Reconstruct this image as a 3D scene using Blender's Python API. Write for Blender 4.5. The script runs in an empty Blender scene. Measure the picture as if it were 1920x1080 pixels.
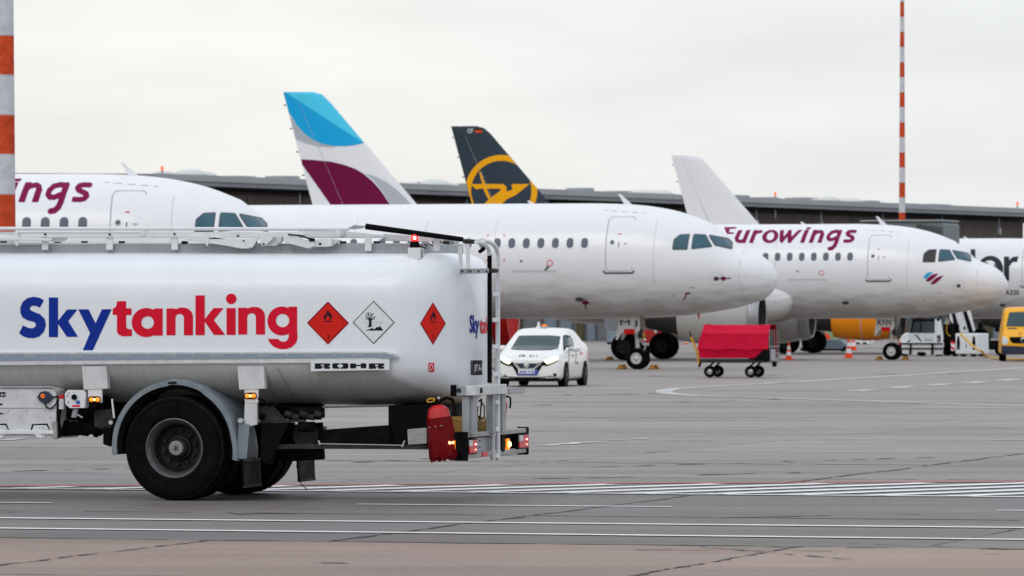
import bpy, bmesh, math, random
import numpy as np
from mathutils import Vector, Matrix
from mathutils.bvhtree import BVHTree
from mathutils.geometry import tessellate_polygon

random.seed(7)
SC = bpy.context.scene
COL = SC.collection
R = math.radians
# ------------------------------------------------------------------ camera
F, HY, CZ = 9700.0, 597.0, 1.82          # focal length in photo pixels, horizon row, eye height
cam_d = bpy.data.cameras.new('camera')
cam = bpy.data.objects.new('camera', cam_d); COL.objects.link(cam)
cam.location = (0, 0, CZ); cam.rotation_euler = (R(90), 0, 0)
cam_d.sensor_width = 36; cam_d.lens = F/1920*36
cam_d.shift_y = (HY-540)/1920
cam_d.clip_start = 0.5; cam_d.clip_end = 9000
cam_d.dof.use_dof = True; cam_d.dof.focus_distance = 51.0; cam_d.dof.aperture_fstop = 8.0
SC.camera = cam
# ------------------------------------------------------------------ sky
SUN_EL, SUN_AZ = 42, 205
w = bpy.data.worlds.new('World'); SC.world = w; w.use_nodes = True
nt = w.node_tree; nt.nodes.clear(); N = nt.nodes.new; Lk = nt.links.new
out = N('ShaderNodeOutputWorld'); mixs = N('ShaderNodeMixShader')
sky = N('ShaderNodeTexSky'); sky.sky_type = 'NISHITA'; sky.sun_disc = False
sky.sun_elevation = R(SUN_EL); sky.sun_rotation = R(SUN_AZ)
b1 = N('ShaderNodeBackground'); b1.inputs[1].default_value = 0.09
b2 = N('ShaderNodeBackground'); b2.inputs[1].default_value = 1.0
Lk(sky.outputs[0], b1.inputs[0])
tc = N('ShaderNodeTexCoord'); sep = N('ShaderNodeSeparateXYZ'); Lk(tc.outputs['Generated'], sep.inputs[0])
# side to side tint
mx = N('ShaderNodeMapRange'); mx.inputs[1].default_value = -0.06; mx.inputs[2].default_value = 0.11
mx.interpolation_type = 'SMOOTHSTEP'; Lk(sep.outputs[0], mx.inputs[0])
tint = N('ShaderNodeMix'); tint.data_type = 'RGBA'
tint.inputs[6].default_value = (0.935, 0.925, 0.895, 1); tint.inputs[7].default_value = (0.875, 0.885, 0.895, 1)
Lk(mx.outputs[0], tint.inputs[0])
# soft streaks
mp = N('ShaderNodeMapping'); mp.inputs['Scale'].default_value = (9, 9, 42); Lk(tc.outputs['Generated'], mp.inputs[0])
nz = N('ShaderNodeTexNoise'); nz.inputs['Scale'].default_value = 1.6; nz.inputs['Detail'].default_value = 5; nz.inputs['Roughness'].default_value = .5
Lk(mp.outputs[0], nz.inputs['Vector'])
nr = N('ShaderNodeMapRange'); nr.inputs[1].default_value = .3; nr.inputs[2].default_value = .7
nr.inputs[3].default_value = .93; nr.inputs[4].default_value = 1.07; Lk(nz.outputs[0], nr.inputs[0])
mul = N('ShaderNodeVectorMath'); mul.operation = 'SCALE'; Lk(tint.outputs[2], mul.inputs[0]); Lk(nr.outputs[0], mul.inputs['Scale'])
# overcast sky brightens towards the zenith
zr = N('ShaderNodeMapRange'); zr.inputs[1].default_value = 0.03; zr.inputs[2].default_value = 0.9
zr.inputs[3].default_value = 0.0; zr.inputs[4].default_value = 1.0; Lk(sep.outputs[2], zr.inputs[0])
zt = N('ShaderNodeMix'); zt.data_type = 'RGBA'; Lk(zr.outputs[0], zt.inputs[0])
zt.inputs[6].default_value = (1, 1, 1, 1); zt.inputs[7].default_value = (1.12, 1.20, 1.34, 1)
mul2 = N('ShaderNodeVectorMath'); mul2.operation = 'MULTIPLY'; Lk(mul.outputs[0], mul2.inputs[0]); Lk(zt.outputs[2], mul2.inputs[1])
Lk(mul2.outputs[0], b2.inputs[0])
mixs.inputs[0].default_value = 0.93
Lk(b1.outputs[0], mixs.inputs[1]); Lk(b2.outputs[0], mixs.inputs[2]); Lk(mixs.outputs[0], out.inputs[0])
# ------------------------------------------------------------------ overcast sun
sd = bpy.data.lights.new('sun', 'SUN'); sd.energy = 0.5; sd.angle = R(25); sd.color = (1, .97, .93)
so = bpy.data.objects.new('sun', sd); COL.objects.link(so)
az = R(SUN_AZ); sdir = Vector((math.sin(az)*math.cos(R(SUN_EL)), math.cos(az)*math.cos(R(SUN_EL)), math.sin(R(SUN_EL))))
so.rotation_euler = sdir.to_track_quat('Z', 'Y').to_euler()
SC.view_settings.view_transform = 'Standard'; SC.view_settings.look = 'None'
SC.view_settings.exposure = 0.0; SC.view_settings.gamma = 1; SC.view_settings.use_curve_mapping = False

# ------------------------------------------------------------------ materials
def mat(name, col, rough=.5, metal=0, var=.0, scale=3, bump=0, bscale=60, coat=0, emit=0, spec=.5, ecol=None, trans=0):
    m = bpy.data.materials.new(name); m.use_nodes = True
    t = m.node_tree; b = t.nodes['Principled BSDF']
    b.inputs['Base Color'].default_value = (*col, 1); b.inputs['Roughness'].default_value = rough
    b.inputs['Metallic'].default_value = metal; b.inputs['Specular IOR Level'].default_value = spec
    if coat: b.inputs['Coat Weight'].default_value = coat; b.inputs['Coat Roughness'].default_value = .08
    if trans: b.inputs['Transmission Weight'].default_value = trans
    if emit:
        b.inputs['Emission Color'].default_value = (*(ecol or col), 1); b.inputs['Emission Strength'].default_value = emit
    tcn = t.nodes.new('ShaderNodeTexCoord')
    if var:
        n = t.nodes.new('ShaderNodeTexNoise'); n.inputs['Scale'].default_value = scale; n.inputs['Detail'].default_value = 6
        n.inputs['Roughness'].default_value = .6
        t.links.new(tcn.outputs['Object'], n.inputs['Vector'])
        r = t.nodes.new('ShaderNodeMapRange'); r.inputs[1].default_value = .25; r.inputs[2].default_value = .75
        r.inputs[3].default_value = 1-var; r.inputs[4].default_value = 1+var*.6
        t.links.new(n.outputs[0], r.inputs[0])
        s = t.nodes.new('ShaderNodeVectorMath'); s.operation = 'SCALE'; s.inputs[0].default_value = col
        t.links.new(r.outputs[0], s.inputs['Scale']); t.links.new(s.outputs[0], b.inputs['Base Color'])
        r2 = t.nodes.new('ShaderNodeMapRange'); r2.inputs[1].default_value = .3; r2.inputs[2].default_value = .7
        r2.inputs[3].default_value = min(1, rough*1.25); r2.inputs[4].default_value = rough*.85
        t.links.new(n.outputs[0], r2.inputs[0]); t.links.new(r2.outputs[0], b.inputs['Roughness'])
    if bump:
        n = t.nodes.new('ShaderNodeTexNoise'); n.inputs['Scale'].default_value = bscale; n.inputs['Detail'].default_value = 4
        t.links.new(tcn.outputs['Object'], n.inputs['Vector'])
        bp = t.nodes.new('ShaderNodeBump'); bp.inputs['Strength'].default_value = bump; bp.inputs['Distance'].default_value = .01
        t.links.new(n.outputs[0], bp.inputs['Height']); t.links.new(bp.outputs[0], b.inputs['Normal'])
    return m
M = {}
M['plane'] = mat('aircraft_white_paint', (.79, .795, .82), .28, var=.03, scale=1.3, coat=.3)
M['tank'] = mat('tank_white_paint', (.78, .81, .855), .36, var=.05, scale=2.2, coat=.3)
M['white'] = mat('white_paint', (.74, .76, .78), .4, var=.08, scale=6)
M['whited'] = mat('worn_white_paint', (.62, .63, .64), .5, var=.2, scale=9)
M['carw'] = mat('car_white_paint', (.80, .81, .79), .22, var=.02, coat=.6)
M['grey'] = mat('light_grey_metal', (.33, .35, .37), .45, .2, var=.15, scale=5)
M['fender'] = mat('fender_grey_plastic', (.20, .235, .265), .5, var=.22, scale=7, bump=.1, spec=.3)
M['alu'] = mat('aluminium', (.50, .51, .52), .38, .7, var=.15, scale=8)
M['galv'] = mat('galvanised_steel', (.36, .36, .35), .5, .5, var=.3, scale=12)
M['dark'] = mat('dark_chassis', (.007, .0065, .006), .75, var=.6, scale=9, bump=.3, spec=.06)
M['mid'] = mat('dusty_chassis', (.042, .040, .038), .7, var=.6, scale=9, bump=.3, spec=.12)
M['black'] = mat('black_plastic', (.004, .004, .005), .6, var=.2, spec=.06)
M['rubber'] = mat('tyre_rubber', (.0055, .0055, .0062), .75, var=.6, scale=7, bump=.3, bscale=90, spec=.06)
M['rubber2'] = mat('aircraft_tyre_rubber', (.004, .004, .0045), .8, var=.3, spec=.05)
M['rim'] = mat('grey_wheel_steel', (.13, .13, .13), .4, .6, var=.4, scale=14)
M['rimd'] = mat('dirty_wheel_steel', (.024, .023, .022), .55, .2, var=.7, scale=14, spec=.2)
M['hub'] = mat('hub_metal', (.30, .30, .30), .45, .6, var=.3, scale=30)
M['rimw'] = mat('aircraft_wheel_metal', (.55, .56, .57), .4, .4, var=.2, scale=8)
M['band'] = mat('strip_blue_grey', (.25, .30, .37), .5, var=.05)
M['blue'] = mat('letter_blue', (.003, .028, .29), .5, var=.1, spec=.15)
M['red'] = mat('letter_red', (.70, .004, .028), .5, var=.06, spec=.15)
M['placred'] = mat('placard_red', (.66, .016, .010), .5, var=.1, scale=12, spec=.15)
M['placdk'] = mat('placard_border', (.30, .004, .012), .5, spec=.15)
M['ink'] = mat('black_print', (.008, .008, .014), .6, spec=.15)
M['wprint'] = mat('white_print', (.72, .74, .76), .45)
M['ext'] = mat('extinguisher_red', (.55, .006, .010), .3, var=.1, coat=.2)
M['extd'] = mat('extinguisher_cover_dark_red', (.15, .002, .004), .55, var=.35, scale=9, spec=.1)
M['amber'] = mat('amber_lens', (.9, .25, .01), .25, emit=1.1, ecol=(1, .25, .01))
M['amberhot'] = mat('amber_bulb', (1, .6, .2), .3, emit=6, ecol=(1, .62, .18))
M['redlamp'] = mat('red_lens', (.40, .008, .012), .25, emit=.12, ecol=(1, .03, .04))
M['redhot'] = mat('red_bulb', (1, .3, .3), .3, emit=6, ecol=(1, .25, .22))
M['beacon'] = mat('red_beacon', (.8, .01, .01), .2, emit=2.0, ecol=(1, .02, .02))
M['beaconhot'] = mat('beacon_bulb', (1, .7, .6), .2, emit=14, ecol=(1, .6, .45))
M['lampw'] = mat('clear_lens', (.6, .6, .6), .2)
M['orange'] = mat('orange_reflector', (.85, .20, .01), .35, emit=.25, ecol=(1, .25, .01))
M['head'] = mat('headlight', (.9, .9, .6), .15, emit=1.3, ecol=(1, .98, .62))
M['glass'] = mat('dark_glass', (.03, .045, .05), .06, spec=.8)
M['glassg'] = mat('greenish_windscreen', (.032, .062, .072), .12, spec=.35, var=.2, scale=1.2)
M['cockpit'] = mat('cockpit_glass', (.03, .10, .14), .10, spec=.5, var=.5, scale=2.5)
M['cabin'] = mat('cabin_window', (.095, .115, .155), .3, var=.2, spec=.3)
M['lineg'] = mat('panel_line_grey', (.42, .43, .45), .5)
M['lined'] = mat('door_line_grey', (.30, .32, .35), .5)
M['sill'] = mat('door_sill_dark', (.05, .055, .06), .5)
M['ew'] = mat('burgundy_paint', (.21, .002, .065), .5, var=.05, spec=.12)
M['ewl'] = mat('tail_burgundy_paint', (.15, .0, .045), .45, var=.05, spec=.15)
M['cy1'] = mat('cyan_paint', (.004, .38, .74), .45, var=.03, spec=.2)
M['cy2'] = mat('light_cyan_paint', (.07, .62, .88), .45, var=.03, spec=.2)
M['lgr'] = mat('tail_grey_paint', (.42, .45, .50), .35)
M['condor'] = mat('tail_slate_paint', (.028, .045, .064), .45, var=.06, spec=.2)
M['yel'] = mat('yellow_orange_paint', (.90, .40, .003), .5, var=.05, spec=.15)
M['engor'] = mat('orange_cowling', (.85, .27, .006), .35, var=.08, spec=.3)
M['fink'] = mat('dark_slate_print', (.022, .036, .045), .55, spec=.15)
M['lip'] = mat('polished_intake_lip', (.36, .37, .38), .32, .7, var=.1)
M['fan'] = mat('fan_metal', (.10, .10, .11), .4, .7)
M['exh'] = mat('dark_exhaust_metal', (.05, .048, .045), .5, .6, var=.3)
M['cover'] = mat('red_canvas', (.55, .010, .010), .7, var=.15, scale=4, spec=.15)
M['tarp'] = mat('crimson_tarpaulin', (.58, .001, .034), .6, var=.12, scale=3, bump=.15, bscale=8, spec=.15)
M['vany'] = mat('van_yellow_paint', (.85, .40, .003), .35, var=.04, spec=.35)
M['yellow'] = mat('yellow_paint', (.70, .38, .01), .5, var=.2, scale=8)
M['chock'] = mat('ochre_rubber', (.36, .15, .008), .8, var=.4, scale=8)
M['cone'] = mat('cone_orange', (.85, .07, .004), .5, var=.1, spec=.2)
M['conew'] = mat('cone_white', (.75, .75, .76), .5)
M['mastr'] = mat('mast_orange_red', (.60, .072, .022), .7, var=.4, scale=5, spec=.15)
M['mastw'] = mat('mast_grey_white', (.58, .59, .63), .6, var=.25, scale=5)
M['roofm'] = mat('roof_grey_metal', (.22, .24, .26), .55, var=.1, scale=.3)
M['roofe'] = mat('roof_edge_metal', (.34, .36, .38), .5, var=.08, scale=.3)
M['bwall'] = mat('brown_grey_cladding', (.13, .115, .108), .8, var=.2, scale=.5, spec=.15)
M['olive'] = mat('olive_panel', (.10, .085, .035), .8, var=.15, scale=1)
M['slate'] = mat('grey_panel', (.16, .165, .17), .7, var=.15, scale=1)
M['bluep'] = mat('blue_grey_panel', (.20, .25, .30), .6, var=.12, scale=1)
M['olive2'] = mat('pale_green_panel', (.22, .32, .18), .7, var=.15, scale=1)
M['bridge'] = mat('bridge_green_grey', (.16, .19, .20), .6, var=.12, scale=2)
M['bridged'] = mat('bridge_dark_rib', (.07, .085, .09), .6, var=.1)
M['sky_light'] = mat('skylight_dome', (.62, .63, .61), .3, var=.1)
M['tree'] = mat('hazy_blue_foliage', (.045, .085, .12), .9, var=.3, scale=.1)  # the blue of distant haze is mixed into the foliage colour
M['brownbox'] = mat('ochre_crate', (.34, .20, .035), .7, var=.2, scale=6)
M['platebl'] = mat('plate_blue', (.01, .05, .40), .4)
M['decalb'] = mat('label_blue', (.02, .09, .40), .5)
M['chrome'] = mat('chrome', (.6, .62, .64), .18, .9)
M['navy'] = mat('grille_navy', (.01, .015, .05), .3)
def belly_shade_dirt(m, z0, z1, lo, sc=2.0):
    """belly shade painted together with dirt: a noisy darker colour on the lower skin"""
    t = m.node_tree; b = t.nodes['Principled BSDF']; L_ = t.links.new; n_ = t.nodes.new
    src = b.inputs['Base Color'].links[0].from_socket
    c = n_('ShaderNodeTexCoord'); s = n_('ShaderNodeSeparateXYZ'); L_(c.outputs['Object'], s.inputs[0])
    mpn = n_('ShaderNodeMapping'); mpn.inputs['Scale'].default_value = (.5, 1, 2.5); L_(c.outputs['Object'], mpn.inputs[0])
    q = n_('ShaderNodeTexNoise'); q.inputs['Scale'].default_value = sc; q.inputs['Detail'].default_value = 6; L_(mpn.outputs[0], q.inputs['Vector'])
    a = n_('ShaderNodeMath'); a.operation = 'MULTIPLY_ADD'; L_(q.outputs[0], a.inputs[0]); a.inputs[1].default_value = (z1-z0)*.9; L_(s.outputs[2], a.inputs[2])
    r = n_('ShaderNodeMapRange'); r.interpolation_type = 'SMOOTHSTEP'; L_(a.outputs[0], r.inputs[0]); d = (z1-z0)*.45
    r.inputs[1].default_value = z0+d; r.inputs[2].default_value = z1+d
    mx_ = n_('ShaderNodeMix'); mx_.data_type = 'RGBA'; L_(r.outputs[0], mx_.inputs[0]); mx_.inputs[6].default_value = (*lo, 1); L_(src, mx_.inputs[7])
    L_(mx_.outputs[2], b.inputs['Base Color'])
belly_shade_dirt(M['plane'], 1.6, 3.5, (.42, .405, .385))  # underside shade painted into the fuselage colour, along with dirt
M['belly'] = mat('shaded_grimy_tank_belly', (.34, .33, .315), .42, var=.16, scale=4, spec=.3)  # belly tone darkened for shade as well as grime

# ------------------------------------------------------------------ helpers
def ray(px, py): return Vector(((px-960)/F, 1, (HY-py)/F))
def gpt(px, py, z=0.0):
    d = (CZ-z)/((py-HY)/F); r = ray(px, py); return Vector((r.x*d, d, z))
class Fr:
    """local frame of a thing: origin on the ground, turned about the vertical"""
    def __init__(s, x, y, deg):
        s.o = Vector((x, y, 0)); s.a = R(deg)
        s.M = Matrix.Translation(s.o) @ Matrix.Rotation(s.a, 4, 'Z'); s.I = s.M.inverted()
        s.c = s.I @ Vector((0, 0, CZ))
    def at(s, px, py, v):
        d = s.I.to_3x3() @ ray(px, py); t = (v-s.c.y)/d.y; return s.c+d*t
    def atx(s, px, py, u):
        d = s.I.to_3x3() @ ray(px, py); t = (u-s.c.x)/d.x; return s.c+d*t

def link(o, parent=None, **kw):
    COL.objects.link(o)
    if parent is not None: o.parent = parent
    for k, val in kw.items():
        if val is not None: o[k] = val
    return o
def thing(name, fr, label, category, group=None):
    o = bpy.data.objects.new(name, None); o.location = fr.o; o.rotation_euler = (0, 0, fr.a)
    o.empty_display_size = .3
    return link(o, None, label=label, category=category, group=group)
def tag(o, label, category, group=None):
    o['label'] = label; o['category'] = category
    if group: o['group'] = group
    return o
def wheels(parent, x, ys, r, wd, m='rubber2'):
    for y in ys: MB().cyl((x, y-wd/2, r), (x, y+wd/2, r), r, n=22).build('wheel', M[m], parent, bevel=.02)
def dup_tree(o, parent=None):
    c = o.copy(); COL.objects.link(c); c.parent = parent
    for ch in list(o.children): dup_tree(ch, c)
    return c

class MB:
    def __init__(s): s.v = []; s.f = []
    def add(s, vs, fs):
        n = len(s.v); s.v += [tuple(p) for p in vs]; s.f += [tuple(i+n for i in f) for f in fs]; return s
    def box(s, x0, x1, y0, y1, z0, z1):
        return s.add([(x0,y0,z0),(x1,y0,z0),(x1,y1,z0),(x0,y1,z0),(x0,y0,z1),(x1,y0,z1),(x1,y1,z1),(x0,y1,z1)],
                     [(0,3,2,1),(4,5,6,7),(0,1,5,4),(1,2,6,5),(2,3,7,6),(3,0,4,7)])
    def bar(s, a, b, wy, wz):
        """rectangular bar from a to b, wy wide and wz tall"""
        a = Vector(a); b = Vector(b); d = (b-a).normalized()
        up = Vector((0,0,1)) if abs(d.z) < .9 else Vector((0,1,0))
        sd_ = d.cross(up).normalized(); u2 = sd_.cross(d)
        if abs(d.z) >= .9: wy, wz = wy, wz
        vs = []
        for p in (a, b):
            for i, j in ((-1,-1),(1,-1),(1,1),(-1,1)): vs.append(p+sd_*(i*wy/2)+u2*(j*wz/2))
        return s.add(vs, [(0,1,2,3),(7,6,5,4),(0,4,5,1),(1,5,6,2),(2,6,7,3),(3,7,4,0)])
    def cyl(s, a, b, r0, r1=None, n=16, caps=True):
        a = Vector(a); b = Vector(b); r1 = r0 if r1 is None else r1
        d = (b-a).normalized(); t = Vector((1,0,0)) if abs(d.x) < .8 else Vector((0,1,0))
        p = d.cross(t).normalized(); q = d.cross(p); vs = []; fs = []
        for c, r in ((a, r0), (b, r1)):
            for i in range(n):
                an = 2*math.pi*i/n; vs.append(c+p*(r*math.cos(an))+q*(r*math.sin(an)))
        for i in range(n): j = (i+1) % n; fs.append((i, j, n+j, n+i))
        if caps: fs += [tuple(range(n-1,-1,-1)), tuple(range(n, 2*n))]
        return s.add(vs, fs)
    def tube(s, pts, r, n=8):
        pts = [Vector(p) for p in pts]; rings = []; prev = None
        for i, p in enumerate(pts):
            d = (pts[min(i+1, len(pts)-1)]-pts[max(i-1, 0)]).normalized()
            if prev is None:
                t = Vector((1,0,0)) if abs(d.x) < .8 else Vector((0,1,0)); e = d.cross(t).normalized()
            else: e = (prev-d*prev.dot(d)).normalized()
            prev = e; q = d.cross(e); rr = r[i] if isinstance(r, (list, tuple)) else r
            rings.append([p+e*(rr*math.cos(2*math.pi*k/n))+q*(rr*math.sin(2*math.pi*k/n)) for k in range(n)])
        vs = [x for rg in rings for x in rg]; fs = []
        for i in range(len(rings)-1):
            for k in range(n): k2 = (k+1) % n; fs.append((i*n+k, i*n+k2, (i+1)*n+k2, (i+1)*n+k))
        m = (len(rings)-1)*n
        fs += [tuple(range(n-1,-1,-1)), tuple(m+k for k in range(n))]
        return s.add(vs, fs)
    def lathe(s, prof, c, axis, n=32, a0=0, a1=360):
        """prof: (radius, distance along axis)"""
        c = Vector(c); d = Vector(axis).normalized(); t = Vector((0,0,1)) if abs(d.z) < .8 else Vector((1,0,0))
        q = d.cross(t).normalized(); p = q.cross(d); full = abs(a1-a0) >= 360; k = n if full else n+1
        vs = []; fs = []
        for r, h in prof:
            for i in range(k):
                an = R(a0+(a1-a0)*i/n); vs.append(c+d*h+p*(r*math.cos(an))+q*(r*math.sin(an)))
        for i in range(len(prof)-1):
            for j in range(n):
                j2 = (j+1) % k; fs.append((i*k+j, i*k+j2, (i+1)*k+j2, (i+1)*k+j))
        return s.add(vs, fs)
    def prism(s, pts, dv):
        """flat outline (3-D points) pushed along dv"""
        pts = [Vector(p) for p in pts]; dv = Vector(dv); n = len(pts)
        tri = tessellate_polygon([pts]); vs = pts+[p+dv for p in pts]; fs = []
        for t in tri: fs.append(t); fs.append(tuple(i+n for i in reversed(t)))
        for i in range(n): j = (i+1) % n; fs.append((i, j, n+j, n+i))
        return s.add(vs, fs)
    def grid(s, rows, close=False):
        m = len(rows[0]); vs = [p for r in rows for p in r]; fs = []
        for i in range(len(rows)-1):
            for j in range(m if close else m-1): j2 = (j+1) % m; fs.append((i*m+j, i*m+j2, (i+1)*m+j2, (i+1)*m+j))
        return s.add(vs, fs)
    def ball(s, c, rx, ry=None, rz=None, n=16):
        ry = ry or rx; rz = rz or rx; rows = []
        for i in range(n//2+1):
            a = math.pi*i/(n//2); rows.append([(c[0]+rx*math.sin(a)*math.cos(2*math.pi*j/n), c[1]+ry*math.sin(a)*math.sin(2*math.pi*j/n), c[2]+rz*math.cos(a)) for j in range(n)])
        return s.grid(rows, True)
    def build(s, name, m, parent=None, bevel=0, smooth=True, ang=35, recalc=True, **kw):
        me = bpy.data.meshes.new(name); me.from_pydata(s.v, [], s.f); me.validate()
        bm = bmesh.new(); bm.from_mesh(me)
        bmesh.ops.remove_doubles(bm, verts=bm.verts, dist=1e-5)
        if recalc: bmesh.ops.recalc_face_normals(bm, faces=bm.faces)
        bm.to_mesh(me); bm.free()
        if m is not None: me.materials.append(m)
        if smooth:
            me.polygons.foreach_set('use_smooth', [True]*len(me.polygons)); me.set_sharp_from_angle(angle=R(ang))
        o = bpy.data.objects.new(name, me); link(o, parent, **kw)
        if bevel:
            b = o.modifiers.new('bevel', 'BEVEL'); b.width = bevel; b.segments = 2; b.limit_method = 'ANGLE'; b.angle_limit = R(40)
        return o
def box(name, m, parent, x0, x1, y0, y1, z0, z1, bevel=.008, **kw):
    return MB().box(min(x0,x1), max(x0,x1), min(y0,y1), max(y0,y1), min(z0,z1), max(z0,z1)).build(name, m, parent, bevel, **kw)

# ---- flat shapes as distance fields (in photo-measured coordinates), turned into meshes
def S_seg(ax, ay, bx, by, r):
    def f(x, y):
        dx, dy = bx-ax, by-ay; t = np.clip(((x-ax)*dx+(y-ay)*dy)/(dx*dx+dy*dy+1e-12), 0, 1)
        return np.hypot(x-ax-t*dx, y-ay-t*dy)-r
    return f
def S_circ(cx, cy, r, ry=None):
    if ry is None: return lambda x, y: np.hypot(x-cx, y-cy)-r
    return lambda x, y: (np.hypot((x-cx)/r, (y-cy)/ry)-1)*min(r, ry)
def S_ring(cx, cy, r, w_, ry=None):
    g = S_circ(cx, cy, r, ry); return lambda x, y: np.abs(g(x, y))-w_/2
def S_box(x0, y0, x1, y1, r=0):
    cx, cy, hx, hy = (x0+x1)/2, (y0+y1)/2, abs(x1-x0)/2-r, abs(y1-y0)/2-r
    def f(x, y):
        qx = np.abs(x-cx)-hx; qy = np.abs(y-cy)-hy
        return np.hypot(np.maximum(qx, 0), np.maximum(qy, 0))+np.minimum(np.maximum(qx, qy), 0)-r
    return f
def S_poly(p):
    def f(x, y):
        d = np.full(np.shape(x), 1e18); ins = np.zeros(np.shape(x), bool); n = len(p)
        for i in range(n):
            ax, ay = p[i]; bx, by = p[(i+1) % n]; dx, dy = bx-ax, by-ay
            t = np.clip(((x-ax)*dx+(y-ay)*dy)/(dx*dx+dy*dy+1e-12), 0, 1)
            d = np.minimum(d, (x-ax-t*dx)**2+(y-ay-t*dy)**2)
            c = (ay > y) != (by > y)
            if dy != 0: ins ^= c & (x < (y-ay)*dx/dy+ax)
        d = np.sqrt(d); return np.where(ins, -d, d)
    return f
def S_or(*fs): return lambda x, y: np.minimum.reduce([f(x, y) for f in fs])
def S_and(*fs): return lambda x, y: np.maximum.reduce([f(x, y) for f in fs])
def S_sub(a, *bs): return lambda x, y: np.maximum.reduce([a(x, y)]+[-b(x, y) for b in bs])
def S_line(pts, r): return S_or(*[S_seg(*pts[i], *pts[i+1], r) for i in range(len(pts)-1)])
def S_out(f, w_): return lambda x, y: np.abs(f(x, y))-w_/2
def shape_mesh(f, x0, y0, x1, y1, cell):
    nx, ny = int(math.ceil((x1-x0)/cell)), int(math.ceil((y1-y0)/cell))
    gx = x0+np.arange(nx+1)*cell; gy = y0+np.arange(ny+1)*cell
    X, Y = np.meshgrid(gx, gy); V = f(X, Y); V = np.where(np.abs(V) < 1e-9, 1e-9, V); ins = V < 0
    vs = []; idx = {}; fs = []
    def key(k, p):
        i = idx.get(k)
        if i is None: i = idx[k] = len(vs); vs.append(p)
        return i
    any_ = ins[:-1,:-1] | ins[1:,:-1] | ins[:-1,1:] | ins[1:,1:]
    for j, i in zip(*np.nonzero(any_)):
        cs = ((i,j),(i+1,j),(i+1,j+1),(i,j+1)); poly = []
        for k in range(4):
            a = cs[k]; b = cs[(k+1) % 4]; va = V[a[1],a[0]]; vb = V[b[1],b[0]]
            if va < 0: poly.append(key(a, (gx[a[0]], gy[a[1]])))
            if (va < 0) != (vb < 0):
                t = va/(va-vb); e = (min(a,b), max(a,b))
                poly.append(key(e, (gx[a[0]]+t*(gx[b[0]]-gx[a[0]]), gy[a[1]]+t*(gy[b[1]]-gy[a[1]]))))
        if len(poly) >= 3: fs.append(poly)
    return vs, fs
class Skin:
    """body surfaces in a frame, onto which thin paint/film shapes are laid"""
    def __init__(s, fr, objs):
        s.fr = fr; vs = []; fs = []
        for o in objs:
            n = len(vs); vs += [v.co.copy() for v in o.data.vertices]; fs += [tuple(i+n for i in p.vertices) for p in o.data.polygons]
        s.b = BVHTree.FromPolygons(vs, fs)
    def cast(s, px, py, off):
        d = (s.fr.I.to_3x3() @ ray(px, py)).normalized(); h, n, i, t = s.b.ray_cast(s.fr.c, d)
        if h is None: return None
        if n.dot(d) > 0: n = -n
        return h+n*off
    def cast2(s, o, d, off):
        d = Vector(d).normalized(); h, n, i, t = s.b.ray_cast(Vector(o), d)
        if h is None: return None
        if n.dot(d) > 0: n = -n
        return h+n*off
def lay(name, m, parent, vf, fn, **kw):
    """lay a flat mesh through mapping fn; faces that miss are dropped"""
    vs, fs = vf; P = [fn(x, y) for x, y in vs]; ok = [p is not None for p in P]
    P = [p if p is not None else Vector((0,0,0)) for p in P]
    keep = [f for f in fs if all(ok[i] for i in f)]
    used = sorted({i for f in keep for i in f}); mp_ = {o: n for n, o in enumerate(used)}
    mb = MB(); mb.add([P[i] for i in used], [tuple(mp_[i] for i in f) for f in keep])
    return mb.build(name, m, parent, smooth=True, ang=60, recalc=False, **kw)
def decal(name, m, parent, skin, f, bb, cell, off=.005, **kw):
    return lay(name, m, parent, shape_mesh(f, *bb, cell), lambda x, y: skin.cast(x, y, off), **kw)
_txt = {}
def text_mesh(t, bold=0, shear=0):
    """outline text as flat mesh, scaled to x 0..1, y 0..1 of its own bounding box"""
    c = bpy.data.curves.new('t', 'FONT'); c.body = t; c.offset = bold; c.shear = shear; c.resolution_u = 3
    o = bpy.data.objects.new('t', c); COL.objects.link(o); dg = bpy.context.evaluated_depsgraph_get()
    me = bpy.data.meshes.new_from_object(o.evaluated_get(dg)); vs = [(v.co.x, v.co.y) for v in me.vertices]
    fs = [tuple(p.vertices) for p in me.polygons]
    bpy.data.objects.remove(o); bpy.data.curves.remove(c); bpy.data.meshes.remove(me)
    x0 = min(v[0] for v in vs); x1 = max(v[0] for v in vs); y0 = min(v[1] for v in vs); y1 = max(v[1] for v in vs)
    return [((x-x0)/(x1-x0), (y-y0)/(y1-y0)) for x, y in vs], fs
def write(name, t, m, parent, fn, bold=0, shear=0, **kw):
    """fn(s, t) maps the text box 0..1 x 0..1 to a point"""
    return lay(name, m, parent, text_mesh(t, bold, shear), fn, **kw)
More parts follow.
